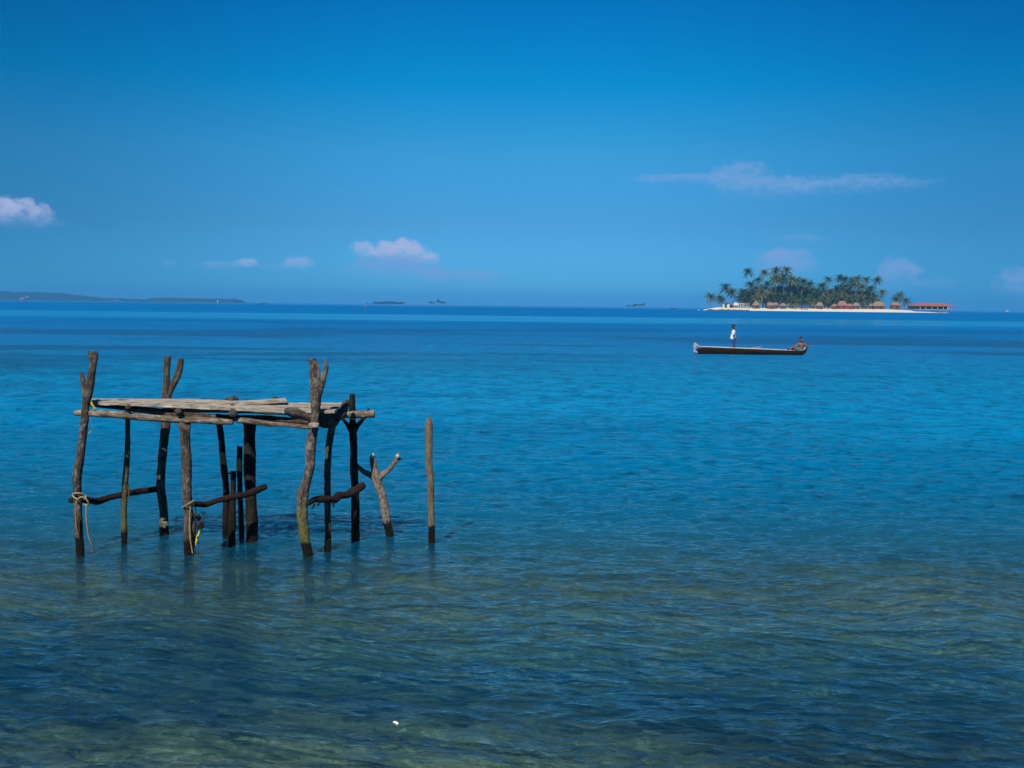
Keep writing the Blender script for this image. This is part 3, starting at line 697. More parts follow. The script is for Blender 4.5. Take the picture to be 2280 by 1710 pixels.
# pale rag of weed caught low on the back post
bm = bmesh.new()
for k in range(7):
    a = random.uniform(0, 6.28); c = P(365 + random.uniform(-6, 6), 1158 + random.uniform(-10, 7), Y_B - 0.10)
    tube(bm, [c, c + Vector((random.uniform(-.015, .015), 0.02, -0.02)), c + Vector((random.uniform(-.02, .02), 0.01, -0.05))], [0.012, 0.02, 0.008], seg=8, rough=0.4, seed=k)
ws = bm_obj('seaweed', bm, M_GREY_RAG); 
tag(ws, 'grey-green clump of dried weed caught low on the back left post', 'seaweed')

# ------------------------------------------------------------------ free-standing posts
Y_L = depth_of(868, 1197)
bm = bmesh.new()
fp_loc = Vector((P(868, 1197, Y_L).x, Y_L, 0))
pt = []
e6 = empty('forked_post', fp_loc, 'pale speckled branch post with raised arms standing in the sea beside the platform', 'post')
for bi, (L, caps) in enumerate([([(829.7, 1012, 7), (830, 1022, 14), (833.5, 1040, 15), (837, 1056, 20), (844, 1083, 19), (852, 1109, 18), (857.6, 1135, 20), (862, 1165, 18), (868, 1197, 18)], ('spike', 'cut')),
                            ([(792, 1028, 6), (798, 1040, 9), (811, 1051, 10), (825, 1058, 12), (838, 1070, 14)], RC),
                            ([(885, 1013, 8), (880, 1027, 9), (868, 1044, 10), (852, 1057, 12), (840, 1070, 14)], ('spike', 'round')),
                            ([(895, 1024, 3), (889, 1022, 5), (880, 1028, 8)], ('spike', 'round'))]):
    pts, rad = pts_px(L, Y_L)
    if bi == 0: pts.append(pts[-1] + Vector((0.06, 0, -0.5))); pts.append(pts[-1] + Vector((0.05, 0, -0.4))); rad += [rad[-1]] * 2
    for p in pts: p.y -= 0.0 if bi == 0 else 0.03 * (1 if bi == 1 else -1) * (pts.index(p) == 0)
    tube(bm, pts, rad, seg=18, step=0.012, rough=0.14, rs=12, seed=70 + bi, cap0=caps[0], cap1=caps[1], gnarl=0.006)
bm_obj('trunk', bm, W_PALE, e6)
M_BROKEN = plain('fresh_broken_wood', (0.50, 0.47, 0.42), 0.8, 0.2)
for (x, y, w) in ((829.7, 1012.5, 8), (885.5, 1015, 9)):
    bm = bmesh.new(); c = P(x, y, Y_L - 0.02); r = w / 2 * MPP(Y_L)
    tube(bm, [c + Vector((0, 0, 0.012)), c, c - Vector((0, 0, 0.02))], [r * .4, r, r * .7], seg=10, rough=0.3, seed=5)
    bm_obj('broken_tip', bm, M_BROKEN, e6)
Y_M = depth_of(961, 1209)
mp = empty('mooring_post', Vector((P(961, 1209, Y_M).x, Y_M, 0)), 'slim straight brown pole with a slanted cut top standing alone in the sea', 'post')
bm = bmesh.new()
pts, rad = pts_px([(955, 940, 16), (954.6, 955, 17), (954.6, 980, 17), (955.5, 1032, 16), (959, 1075, 16), (960, 1109, 15), (960, 1142, 14.5), (961, 1175, 14.5), (961, 1209, 15)], Y_M)
pts.append(pts[-1] + Vector((0.01, 0, -0.5))); pts.append(pts[-1] + Vector((0, 0, -0.4))); rad += [rad[-1]] * 2
tube(bm, pts, rad, seg=18, step=0.012, rough=0.09, rs=9, seed=80, cap0='cut')
bm_obj('shaft', bm, W_POLE, mp)
bm = bmesh.new()
a, b = P(958.5, 928, Y_M), P(954.6, 948, Y_M)
tube(bm, [a, a.lerp(b, 0.35) - Vector((0.006, 0, 0)), b], [0.006, 0.022, 0.032], seg=14, rough=0.1, seed=81, cap0='spike')
bm_obj('cut_top', bm, W_POLE, mp)

# ------------------------------------------------------------------ floating litter
q = WL(881, 1617)
bm = bmesh.new()
tube(bm, [Vector((-0.012, 0.011, 0.006)), Vector((0, 0, 0.008)), Vector((0.012, -0.011, 0.005))], [0.005, 0.008, 0.007], seg=12, rough=0.15, seed=2)
lt = bm_obj('foam_scrap', bm, plain('white_foam', (0.85, 0.85, 0.85), 0.6, 0.05))
lt.location = q + Vector((0, 0, 0.012)); tag(lt, 'small white scrap of foam floating near the shore', 'litter')

# ------------------------------------------------------------------ palm island
IY = 850.0                                     # distance of the palm island
def at(px, py, Y): return P(px, py, Y)
def gx(px, Y): return P(px, 690, Y).x
IB = drop(0, IY)
M_SAND = plain('white_coral_sand', (0.80, 0.70, 0.55), 0.95, 0.08, 0.4)
M_ROCK = plain('dark_shore_rock', (0.09, 0.07, 0.055), 0.9, 0.4, 1.5)
M_THATCH = plain('dry_palm_thatch', (0.24, 0.19, 0.145), 0.95, 0.35, 2.0)
M_THATCH_R = plain('reddish_thatch', (0.28, 0.16, 0.115), 0.95, 0.35, 2.0)
M_CANE = plain('cane_wall', (0.13, 0.085, 0.06), 0.9, 0.4, 2.5)
M_REDCANE = plain('red_stained_boards', (0.25, 0.06, 0.05), 0.9, 0.3, 2.5)
M_TRUNK = plain('palm_trunk_bark', (0.28, 0.23, 0.18), 0.9, 0.3, 1.5)
M_WHITE = plain('white_painted_wall', (0.55, 0.56, 0.54), 0.8, 0.05, 1.0)
M_REDROOF = plain('red_sheet_roof', (0.38, 0.12, 0.09), 0.7, 0.12, 0.8)
M_TEAL = plain('teal_green_wall', (0.01, 0.13, 0.11), 0.7, 0.25, 1.0)
M_BLUE = plain('blue_tarpaulin', (0.01, 0.11, 0.42), 0.6, 0.15, 1.0)
M_DARKROOF = plain('dark_sheet_roof', (0.06, 0.06, 0.05), 0.8, 0.3, 1.0)
M_CONC = plain('grey_concrete', (0.32, 0.31, 0.29), 0.9, 0.15, 1.0)
M_DARKIN = plain('dark_opening', (0.02, 0.018, 0.015), 0.9, 0.3, 1.0)

def mat_leaf(name, c1, c2, c3):
    m, nt, out = mat_new(name)
    tc = nt.nodes.new('ShaderNodeTexCoord'); info = nt.nodes.new('ShaderNodeObjectInfo')
    n = noise_tex(nt, tc.outputs['Object'], 0.55, 4, 0.6); n2 = noise_tex(nt, tc.outputs['Object'], 3.0, 3, 0.6)
    c = mixc(nt, mapr(nt, n, 0.35, 0.65), c1, c2)
    c = mixc(nt, mapr(nt, mth(nt, 'ADD', n2, mth(nt, 'MULTIPLY', info.outputs['Random'], 0.25)), 0.66, 0.80), c, c3)
    p = principled(nt, out, c, 0.55, 0.35)
    return m
M_PALM = mat_leaf('palm_fronds', (0.014, 0.038, 0.010), (0.055, 0.105, 0.022), (0.21, 0.22, 0.05))
M_PALM_Y = mat_leaf('yellowing_palm_fronds', (0.05, 0.09, 0.02), (0.14, 0.17, 0.04), (0.34, 0.26, 0.06))
M_BUSH = mat_leaf('broad_leaves', (0.007, 0.020, 0.009), (0.02, 0.042, 0.016), (0.07, 0.10, 0.035))

def crown_mesh(seed, full=True):
    rnd = random.Random(seed); bm = bmesh.new()
    nf = 30
    for k in range(nf):
        az = k * 2.39996 + rnd.uniform(-.2, .2)
        el = R(78 - 118 * (k / (nf - 1)) + rnd.uniform(-8, 8))       # young fronds upright, old ones hanging
        L = rnd.uniform(3.6, 4.6) * (0.85 if k < 5 else 1.0)
        h = Vector((math.cos(az), math.sin(az), 0)); side = Vector((-h.y, h.x, 0))
        p = Vector((0, 0, 0)); ang = el; n = 8; prev = None
        droop = R(rnd.uniform(9, 14)) if k < nf * 0.6 else R(rnd.uniform(5, 8))
        for i in range(n + 1):
            f = i / n
            d = h * math.cos(ang) + Vector((0, 0, math.sin(ang)))
            up = (Vector((0, 0, 1)) * math.cos(ang) - h * math.sin(ang))
            w = 0.85 * math.sin(math.pi * min(1, f * 0.85 + 0.15)) ** 0.7 * (1 - 0.3 * f) + 0.05
            # leaflets hang from the mid-rib as narrow blades with gaps between them
            if i < n:
                for s in (-1, 1):
                    for q in range(3):
                        b = p + d * (L / n) * (q * 0.33 + rnd.uniform(0, .15))
                        tipd = (side * s * 0.8 + d * 0.45 - Vector((0, 0, 1)) * rnd.uniform(0.35, 0.8)).normalized()
                        a1 = bm.verts.new(b); a2 = bm.verts.new(b + d * (L / n) * 0.36)
                        a3 = bm.verts.new(b + d * (L / n) * 0.28 + tipd * w * rnd.uniform(.85, 1.1)); 
                        bm.faces.new((a1, a2, a3))
            if i < n:
                r1, r2 = bm.verts.new(p - side * 0.05), bm.verts.new(p + side * 0.05)
                p2 = p + d * (L / n)
                r3, r4 = bm.verts.new(p2 + side * 0.04), bm.verts.new(p2 - side * 0.04)
                bm.faces.new((r1, r2, r3, r4)); p = p2
            ang = max(R(-86), ang - droop * (0.6 + f))
    # a few coconuts / young spathes in the heart
    for k in range(5):
        a = rnd.uniform(0, 6.28)
        bmesh.ops.create_icosphere(bm, subdivisions=1, radius=0.16, matrix=Matrix.Translation((math.cos(a) * .3, math.sin(a) * .3, -.25)))
    me = bpy.data.meshes.new('crown'); bm.to_mesh(me); bm.free(); return me
CROWNS = [crown_mesh(100 + i) for i in range(5)]
for m_ in CROWNS: m_.materials.append(M_PALM)
CROWNS_Y = [crown_mesh(200 + i) for i in range(2)]
for m_ in CROWNS_Y: m_.materials.append(M_PALM_Y)

def palm(px, ytop, wpx, Y, label, group, lean=None, yellow=False, seed=0, ground=None):
    """crown centred under pixel column px with its top at ytop; wpx is the crown's spread"""
    rnd = random.Random(seed * 13 + int(px * 7))
    mpp = Y / F_PX
    sc = wpx * mpp / 4.7
    top = P(px, ytop, Y)
    g = (island_z(gx(px, Y), Y) if ground is None else ground) 
    hc = Vector((top.x, Y, top.z - 2.6 * sc))                      # heart of the crown
    lean = rnd.uniform(-2.2, 2.2) if lean is None else lean
    base = Vector((hc.x - lean, Y + rnd.uniform(-.5, .5), g - 0.3))
    e = empty('palm_tree', base, label, 'palm tree', group, absolute=False)
    bm = bmesh.new()
    rel = hc - base
    pts = [Vector((0, 0, 0)), Vector((rel.x * .15, 0, rel.z * .33)), Vector((rel.x * .5, 0, rel.z * .68)), Vector((rel.x, 0, rel.z))]
    tube(bm, pts, [0.30, 0.21, 0.17, 0.15], seg=6, step=3, rough=0.05, seed=seed, minn=3)
    bm_obj('trunk', bm, M_TRUNK, e)
    me = (CROWNS_Y if yellow else CROWNS)[rnd.randrange(2 if yellow else 5)]
    c = bpy.data.objects.new('crown', me); COL.objects.link(c); c.parent = e
    c.location = rel; c.rotation_euler = (rnd.uniform(-.12, .12), rnd.uniform(-.12, .12), rnd.uniform(0, 6.28)); c.scale = (sc, sc, sc * rnd.uniform(1.0, 1.12))
    return e

# the sand cay itself: a low bank rising from the water
IX0, IX1 = gx(1574, IY), gx(2100, IY)
def island_z(x, y):
    t = (x - IX0) / (IX1 - IX0)
    if t < 0 or t > 1: return IB - 0.8
    endw = min(1, t / 0.06) * min(1, (1 - t) / 0.22)
    y0 = IY - 14 + 6 * math.sin(t * 5) ; dep = 90 * math.sin(math.pi * min(1, max(0, t * 0.93 + .05))) ** 0.6
    s = min(max((y - y0) / 24.0, -.3), 1.0); back = min(1, max(0, (y0 + dep - y) / 15))
    return IB - 0.5 + (0.5 + 2.2 * max(0.15, endw) ** 0.7) * (s if s < 0 else math.sin(s * math.pi / 2)) * (back if y > y0 + 30 else 1) + 0.12 * noise.noise(Vector((x * .1, y * .1, 0)))
def build_cay():
    nx, ny = 160, 60
    xs = np.linspace(IX0 - 3, IX1 + 3, nx); ys = np.linspace(IY - 22, IY + 90, ny)
    v = np.array([(x, y, island_z(x, y)) for y in ys for x in xs])
    return grid_mesh('sand_cay', v, ny, nx)
cay = link_mesh('sand_cay', build_cay(), M_SAND); tag(cay, 'low white sand beach of the palm island', 'beach', kind='structure')
YF = IY + 6          # the line of huts
def gz(px, Y): return island_z(gx(px, Y), Y)

prom = [  # px, ytop, spread, dY, label
 (1583, 649, 21, 18, 'lowest palm at the left tip of the island, bushy crown'),
 (1603, 654, 17, 26, 'small palm right of the one on the left tip'),
 (1616, 629, 22, 16, 'tall middle palm of the cluster on the left tip'),
 (1630, 639, 21, 24, 'right palm of the cluster on the left tip, drooping crown'),
 (1607, 660, 15, 10, 'short palm in front of the cluster on the left tip'),
 (1666, 595, 19, 20, 'slender tall palm standing clear at the left of the main grove'),
 (1702, 597, 19, 24, 'second slender tall palm, its bare trunk against the sky'),
 (1688, 614, 18, 30, 'mid-height palm between the two slender tall ones'),
 (1672, 623, 20, 18, 'rounded palm below the slender leftmost tall one'),
 (1655, 640, 20, 16, 'leftmost low palm of the main grove'),
 (1651, 652, 18, 8, 'lowest palm at the left foot of the main grove'),
 (1728, 591.5, 22, 26, 'tallest left palm of the highest pair in the grove'),
 (1752, 591, 21, 30, 'tallest right palm of the highest pair in the grove'),
 (1728, 608, 21, 14, 'palm directly under the left one of the highest pair'),
 (1745, 606, 20, 18, 'palm directly under the right one of the highest pair'),
 (1763, 611, 20, 22, 'palm on the right shoulder of the highest pair'),
 (1697, 641, 22, 8, 'low palm with pale hanging fronds above the thatched huts'),
 (1774, 613, 21, 34, 'dark palm on the downward slope right of the highest pair'),
 (1789, 617, 20, 28, 'second palm down the slope right of the highest pair'),
 (1804, 623, 20, 32, 'third palm down the slope right of the highest pair'),
 (1830, 626, 20, 30, 'palm left of the single pointed one in the middle'),
 (1845, 613, 17, 24, 'single pointed palm rising in the middle of the grove'),
 (1864, 634, 20, 20, 'low palm in the dip right of the pointed one'),
 (1870, 609, 18, 28, 'left palm of the high group at the right of the grove'),
 (1882, 613, 18, 34, 'second palm of the high group at the right of the grove'),
 (1898, 615, 19, 26, 'third palm of the high group at the right of the grove'),
 (1909, 610, 20, 22, 'fullest palm of the high group at the right of the grove'),
 (1929, 613, 17, 30, 'narrow palm at the right end of the high group'),
 (1939, 633, 18, 24, 'lower palm stepping down at the right of the high group'),
 (1954, 614, 18, 26, 'lone tall palm with a thin bare trunk at the right of the grove'),
 (1965, 641, 18, 18, 'lone shorter palm at the far right end of the grove'),
 (2004, 648, 19, 24, 'tallest palm of the pair beside the reddish hut'),
 (1995, 657, 17, 18, 'leaning palm behind the reddish hut'),
 (2018, 661, 17, 14, 'short palm between the reddish hut and the red-roofed hall'),
]
for i, (px, yt, w, dy, lab) in enumerate(prom):
    palm(px, yt, w, IY + dy, lab, 'palms standing out on the island', seed=i, lean=(2.2 if px == 1954 else (-1.8 if px == 1616 else None)), yellow=(px in (1697,)))
def landmark(px):
    L = [(1649, 'white building'), (1661, 'grey block house'), (1683, 'pointed pale hut'), (1709, 'small high thatched roof'), (1720, 'broad low hut'), (1729, 'hut beside the broad low one'), (1743, 'open-sided shelter'), (1762, 'dark low hut'), (1790, 'blue tarpaulin'), (1808, 'narrow dim hut'), (1824, 'weathered hut'), (1840, 'dark-roofed hut'), (1857, 'pink-walled hut'), (1875, 'large reddish house'), (1891, 'pale side roof'), (1906, 'grey thatched hut'), (1925, 'small dark hut'), (1940, 'small grey hut'), (1956, 'long greyish hut')]
    return min(L, key=lambda t: abs(t[0] - px))[1]
env = [(1640, 655), (1655, 640), (1672, 628), (1690, 620), (1712, 606), (1728, 598), (1752, 598), (1775, 616), (1800, 624), (1820, 632), (1845, 622), (1860, 636), (1870, 615), (1910, 614), (1930, 620), (1945, 640), (1958, 655)]
rnd = random.Random(5); cnt = 0
ex, ey = [a for a, _ in env], [b for _, b in env]
for k in range(75):
    px = 1646 + (k + rnd.uniform(0, .9)) * (1956 - 1646) / 75
    hi = float(np.interp(px, ex, ey)) + 6
    tier = k % 3
    yt = hi + (664 - hi) * (0.12 + 0.30 * tier + rnd.uniform(-.06, .14))
    lev = ('upper', 'middle', 'lower')[tier]; near = landmark(px)
    palm(px, min(yt, 662), rnd.uniform(16, 20), IY + (44, 30, 14)[tier] + rnd.uniform(-5, 6), '%s-layer palm of the crowded grove above the %s' % (lev, near), 'crowded %s-layer palms above the %s' % (lev, near), yellow=rnd.random() < 0.16, seed=200 + k)
for i, (px, yt, w, lab) in enumerate([(1768, 664, 20, 'young yellow palm on the beach left of the blue tarpaulin'), (1791, 662, 18, 'young palm just behind the blue tarpaulin'), (1808, 661, 19, 'young yellow-green palm right of the blue tarpaulin'), (1740, 666, 14, 'small palm behind the small thatched shelter'), (1918, 662, 17, 'low palm bending over the huts at the right of the grove'), (1902, 652, 19, 'drooping palm above the wide thatched house'), (1836, 654, 20, 'low palm with arching bright fronds in the middle'), (1862, 652, 18, 'low palm with arching fronds left of the wide thatched house')]):
    palm(px, yt, w, IY + 10, lab, 'low palms along the beach', yellow=i in (0, 2), seed=400 + i)

def leafy(name, px, ytop, w, Y, label, group, seed, n=1000):
    rnd = random.Random(seed); mpp = Y / F_PX; g = gz(px, Y)
    H = P(px, ytop - 3, Y).z - g; W = w * mpp * 1.2
    base = Vector((gx(px, Y), Y, g - 0.3)); e = empty(name, base, label, 'tree', group, absolute=False)
    bm = bmesh.new(); tube(bm, [(0, 0, 0), (0.2, 0, H * .3), (0, 0, H * .6)], [0.35, 0.25, 0.12], seg=6, step=3, seed=seed)
    for k in range(4):
        a = k * 1.6; tube(bm, [(0.1, 0, H * .35), (math.cos(a) * W * .15, math.sin(a) * W * .15, H * .5), (math.cos(a) * W * .3, math.sin(a) * W * .3, H * .66)], [0.15, 0.1, 0.05], seg=5, step=3, seed=k)
    bm_obj('trunk', bm, M_TRUNK, e)
    bm = bmesh.new()
    cl = [(rnd.uniform(-.5, .5) * W * .8, rnd.uniform(-.5, .5) * W * .6, H * rnd.uniform(.3, .85), rnd.uniform(.14, .24) * W) for _ in range(16)]
    for k in range(n):
        cx, cy, cz, r = rnd.choice(cl)
        d = Vector((rnd.gauss(0, 1), rnd.gauss(0, 1), rnd.gauss(0, .8))).normalized() * r * rnd.uniform(.6, 1.05)
        c = Vector((cx, cy, cz)) + d; s = rnd.uniform(.35, .8)
        n_ = (d.normalized() + Vector((rnd.uniform(-.6, .6), rnd.uniform(-.6, .6), rnd.uniform(-.2, .8)))).normalized()
        t = n_.orthogonal().normalized(); b = n_.cross(t)
        bm.faces.new([bm.verts.new(c + t * s), bm.verts.new(c + b * s * .6), bm.verts.new(c - t * s), bm.verts.new(c - b * s * .6)])
    bm_obj('crown', bm, M_BUSH, e, smooth=False)
for i, (px, yt, w) in enumerate([(1662, 664, 22), (1684, 655, 28), (1705, 652, 30), (1722, 640, 34), (1745, 636, 36), (1765, 630, 38), (1785, 634, 34), (1806, 642, 34), (1826, 650, 28), (1846, 650, 28), (1872, 650, 26), (1892, 642, 30), (1910, 642, 32), (1930, 648, 28), (1946, 658, 22), (1778, 655, 30), (1740, 660, 26), (1716, 664, 22), (1880, 662, 22)]):
    near = landmark(px)
    leafy('broadleaf_tree', px, yt, w, IY + 40 + (i % 3) * 5, '%s dark leafy tree between palm trunks behind the %s' % ('taller' if yt < 651 else 'lower', near), 'dark leafy trees behind the palms', 900 + i)

# ------------------------------------------------------------------ island buildings
def hut(px, yr, w, label, Y=YF, yb=684.5, ye=None, kind='gable', thatch=None, wall=None, ridge=0.45, open_=False, group='thatched huts along the beach'):
    """thatched hut: ridge height at pixel yr, eaves at ye, width in pixels over the eaves"""
    thatch = thatch or M_THATCH; wall = wall or M_CANE
    mpp = Y / F_PX; g = gz(px, Y); X = gx(px, Y)
    e = empty('thatched_hut', (X, Y, g - 0.1), label, 'hut', group, absolute=False)
    ye = ye if ye is not None else yr + (yb - yr) * 0.58
    H = P(px, yr, Y).z - g + .1; He = P(px, ye, Y).z - g + .1; W = w * mpp; D = max(4.0, W * 0.7)
    rw = W * ridge
    bm = bmesh.new()
    # a thick, slightly sagging thatch hood with a ragged eave
    n = 14; ring0, ring1, ring2 = [], [], []
    rn = random.Random(int(px))
    for k in range(n):
        a = 2 * math.pi * k / n
        cx = max(-1, min(1, math.cos(a) * 1.25)); cy = max(-1, min(1, math.sin(a) * 1.25))
        ring0.append(bm.verts.new((cx * W / 2, cy * D / 2, He - rn.uniform(0, .3))))
        ring1.append(bm.verts.new((cx * (W / 2 * .55 + rw / 2 * .45), cy * D / 2 * .5, (He + H) / 2 + 0.15)))
        ring2.append(bm.verts.new((cx * rw / 2, cy * D * 0.03, H)))
    for A, B in ((ring0, ring1), (ring1, ring2)):
        for k in range(n): bm.faces.new((A[k], A[(k + 1) % n], B[(k + 1) % n], B[k]))
    bm.faces.new(ring2); bm.faces.new(list(reversed(ring0)))
    bm_obj('roof', bm, thatch, e, smooth=False)
    if not open_:
        bm = bmesh.new(); box(bm, (0, 0, He / 2 - .05), (W * .78, D * .78, He - .1)); bm_obj('wall', bm, wall, e, smooth=False)
        bm = bmesh.new(); box(bm, (W * .08, -D * .39 - .03, He * .36), (W * .14, .06, He * .72)); bm_obj('door', bm, M_DARKIN, e, smooth=False)
    else:
        for sx in (-1, 1):
            for sy in (-1, 1):
                bm = bmesh.new(); tube(bm, [(sx * W * .38, sy * D * .38, -.2), (sx * W * .38, sy * D * .38, He)], [.12, .1], seg=6, step=3); bm_obj('post', bm, M_CANE, e)
    return e
hut(1683, 669.5, 18, 'pointed pale thatched hut right of the white building', ye=679.5, ridge=.12)
hut(1709, 667.5, 12, 'small high thatched roof behind two lower ones', Y=YF + 9, ye=675, ridge=.3, thatch=M_THATCH_R)
hut(1715.5, 673, 19, 'broad low thatched hut in front of the high small roof', ye=680, ridge=.35)
hut(1727, 673, 12, 'small thatched hut just right of the broad low one', Y=YF + 3, ye=678.5, ridge=.4)
hut(1743, 674.5, 15, 'open-sided thatched shelter by the bare palm trunk', ye=680.5, ridge=.3, open_=True)
hut(1762, 679, 12, 'low dark hut left of the blue tarpaulin', Y=YF + 4, ye=681, thatch=M_CANE)
hut(1808, 676, 10, 'narrow dim hut right of the blue tarpaulin', Y=YF + 3, ye=680.5, thatch=M_CANE)
hut(1824.5, 672.5, 17, 'weathered thatched hut below the arching middle palm', ye=681, ridge=.4)
hut(1840, 676, 12, 'dark-roofed hut behind the people on the beach', Y=YF + 6, ye=680, thatch=M_DARKROOF)
hut(1857, 676.5, 12, 'low thatched hut with a pinkish end wall', ye=681.5, thatch=M_THATCH_R)
hut(1875, 670, 23, 'large reddish thatched house, highest roof in the village', ye=680, ridge=.5, thatch=M_THATCH_R, wall=M_REDCANE)
hut(1891, 676, 14, 'pale side roof joined below the large reddish house', Y=YF - 2, ye=681, ridge=.6, thatch=M_THATCH_R, wall=M_REDCANE)
hut(1906, 673.5, 17, 'grey thatched hut right of the large reddish house', ye=681, ridge=.4)
hut(1925, 677, 12, 'small dark hut among palm stems', Y=YF + 4, ye=681, thatch=M_CANE)
hut(1940, 676, 12, 'small grey hut left of the long hut', Y=YF + 3, ye=681)
hut(1956, 671, 30, 'long greyish thatched hut at the end of the grove', ye=681, ridge=.5)
hut(1993.5, 672.5, 24, 'reddish thatched hut standing apart near the red-roofed hall', ye=679.5, ridge=.35, thatch=M_THATCH_R, wall=M_CANE)

def small_building(name, px, Y, label, cat, parts):
    g = gz(px, Y); e = empty(name, (gx(px, Y), Y, g - 0.1), label, cat, None, absolute=False)
    for (nm, c, s, mat) in parts:
        bm = bmesh.new(); box(bm, c, s); bm_obj(nm, bm, mat, e, smooth=False)
    return e
def wedge(bm, w, d, z0, z1):
    v = [bm.verts.new(p) for p in ((-w / 2, -d / 2, z0), (w / 2, -d / 2, z0), (w / 2, d / 2, z0), (-w / 2, d / 2, z0), (-w / 2 * .6, 0, z1), (w / 2 * .6, 0, z1))]
    for f in ((0, 1, 5, 4), (1, 2, 5), (2, 3, 4, 5), (3, 0, 4), (3, 2, 1, 0)): bm.faces.new([v[i] for i in f])
small_building('beach_kiosk', 1615, YF, 'white and green kiosk with a dark flat roof near the left tip', 'kiosk',
    [('roof', (0, 0, 3.7), (6.4, 4.5, .5), M_DARKROOF), ('wall', (1.9, 0, 1.7), (1.9, 3.4, 3.4), M_WHITE), ('wall', (-1.6, 0, 1.7), (1.2, 3.4, 3.4), M_WHITE), ('door', (0.1, .2, 1.5), (1.9, 3, 3.0), M_TEAL)])
small_building('blue_shelter', 1627, YF + 2, 'low shelter with a blue roof left of the white tent', 'shelter',
    [('roof', (0, 0, 2.3), (3.4, 3, .35), M_BLUE), ('post', (-1.5, -1.2, 1.1), (.15, .15, 2.2), M_CANE), ('post', (1.5, -1.2, 1.1), (.15, .15, 2.2), M_CANE), ('wall', (0, 1, 1.1), (3, .2, 2.2), M_REDCANE)])
e = small_building('white_tent', 1638, YF, 'bright white pointed tent roof by the white building', 'tent', [('wall', (0, .5, 1.0), (2.9, 2.4, 2.0), M_CONC)])
bm = bmesh.new(); wedge(bm, 3.8, 3.6, 2.0, 4.2); bm_obj('roof', bm, M_WHITE, e, smooth=False)
small_building('white_building', 1649, YF, 'white columned building with green doors and a blue water tank on top', 'building',
    [('roof', (0, 0, 3.55), (4.4, 4.6, .35), M_WHITE), ('wall', (0, .8, 1.7), (4.0, 2.6, 3.4), M_WHITE)] + [('column', (x, -2.0, 1.7), (.35, .35, 3.4), M_WHITE) for x in (-1.9, -.6, .7, 1.95)] + [('door', (x, -.55, 1.3), (.8, .1, 2.6), M_TEAL) for x in (-1.2, 0.1, 1.4)] + [('water_tank', (-.2, .4, 4.5), (1.7, 1.6, 1.5), M_BLUE)])
small_building('grey_shack', 1661, YF + 1, 'grey block house with dark openings right of the white building', 'house',
    [('roof', (0, 0, 3.7), (4.2, 4.2, .3), M_CONC), ('wall', (0, .3, 1.8), (3.8, 3.4, 3.6), M_CONC), ('window', (-.9, -1.43, 1.9), (.9, .08, 1.3), M_DARKIN), ('window', (.9, -1.43, 1.9), (.9, .08, 1.3), M_DARKIN)])
small_building('tarpaulin_shelter', 1790, YF - 4, 'blue tarpaulin stretched over poles on the beach', 'shelter',
    [('tarpaulin', (0, 0, 2.6), (5.4, 3.4, .5), M_BLUE), ('tarpaulin', (.6, -.2, 2.95), (3.8, 2.6, .3), M_BLUE)] + [('pole', (x, y, 1.25), (.12, .12, 2.5), M_CANE) for x in (-2.4, 2.4) for y in (-1.4, 1.4)] + [('table', (0, 0, .8), (2.6, 1.2, .2), M_WHITE)])

# red-roofed hall on piles at the right end
PX0, PX1 = 2026.5, 2118.0
PYd = IY - 2; g = IB
hall = empty('beach_hall', (gx(2070, PYd), PYd, IB), 'long hall with red hipped roof and teal walls at the island\'s right end', 'hall', None, absolute=False)
cx0 = gx(2070, PYd)
def HX(px): return gx(px, PYd) - cx0
def HZ(py, px=2070): return P(px, py, PYd).z - IB
tilt = 0.0
bm = bmesh.new()
ze, zr = HZ(681.0), HZ(674.5)
x0, x1, xa, xb = HX(2026.5), HX(2118), HX(2046), HX(2101); d = 8.0
v = [bm.verts.new(p) for p in ((x0, -d, ze), (x1, -d, ze), (x1, d, ze), (x0, d, ze), (xa, 0, zr), (xb, 0, zr - .15))]
v2 = [bm.verts.new(Vector(p.co) - Vector((0, 0, .3))) for p in v[:4]]
for f in ((0, 1, 5, 4), (1, 2, 5), (2, 3, 4, 5), (3, 0, 4)): bm.faces.new([v[i] for i in f])
for k in range(4): bm.faces.new((v[k], v2[k], v2[(k + 1) % 4], v[(k + 1) % 4]))
bm.faces.new(list(reversed(v2)))
bm_obj('roof', bm, M_REDROOF, hall, smooth=False)
zf = HZ(688.5)
bm = bmesh.new(); box(bm, ((HX(2029) + HX(2101)) / 2, .5, (ze - .3 + zf) / 2), (HX(2101) - HX(2029), 13.5, ze - .32 - zf)); bm_obj('wall', bm, M_TEAL, hall, smooth=False)
bm = bmesh.new(); box(bm, ((HX(2029) + HX(2116)) / 2, 0, zf - .15), (HX(2116) - HX(2029), 15.2, .3)); bm_obj('floor', bm, M_CONC, hall, smooth=False)
for px in (2041, 2053.5, 2067, 2079.5, 2092, 2101.5):
    bm = bmesh.new(); box(bm, (HX(px), -7.3, (ze - .3 + zf) / 2), (.28 if px != 2101.5 else .5, .28, ze - .3 - zf)); bm_obj('column', bm, M_WHITE, hall, smooth=False)
for px in (2115,):
    for sy in (-7.2, 7.2):
        bm = bmesh.new(); box(bm, (HX(px), sy, (ze - .3 + zf) / 2), (.22, .22, ze - .3 - zf)); bm_obj('column', bm, M_CANE, hall, smooth=False)
for i, px in enumerate((2047, 2060, 2073, 2086, 2097)):
    bm = bmesh.new(); box(bm, (HX(px), -6.32, ze - 1.3), (2.3, .08, 1.2)); bm_obj('window', bm, M_DARKIN, hall, smooth=False)
for px in (2085, 2092, 2099, 2106, 2114):
    for sy in (-7, 6):
        bm = bmesh.new(); box(bm, (HX(px), sy, (zf - .3) / 2 - .5), (.25, .25, zf - .3 + 1.0)); bm_obj('pile', bm, M_CONC if px < 2102 else M_CANE, hall, smooth=False)
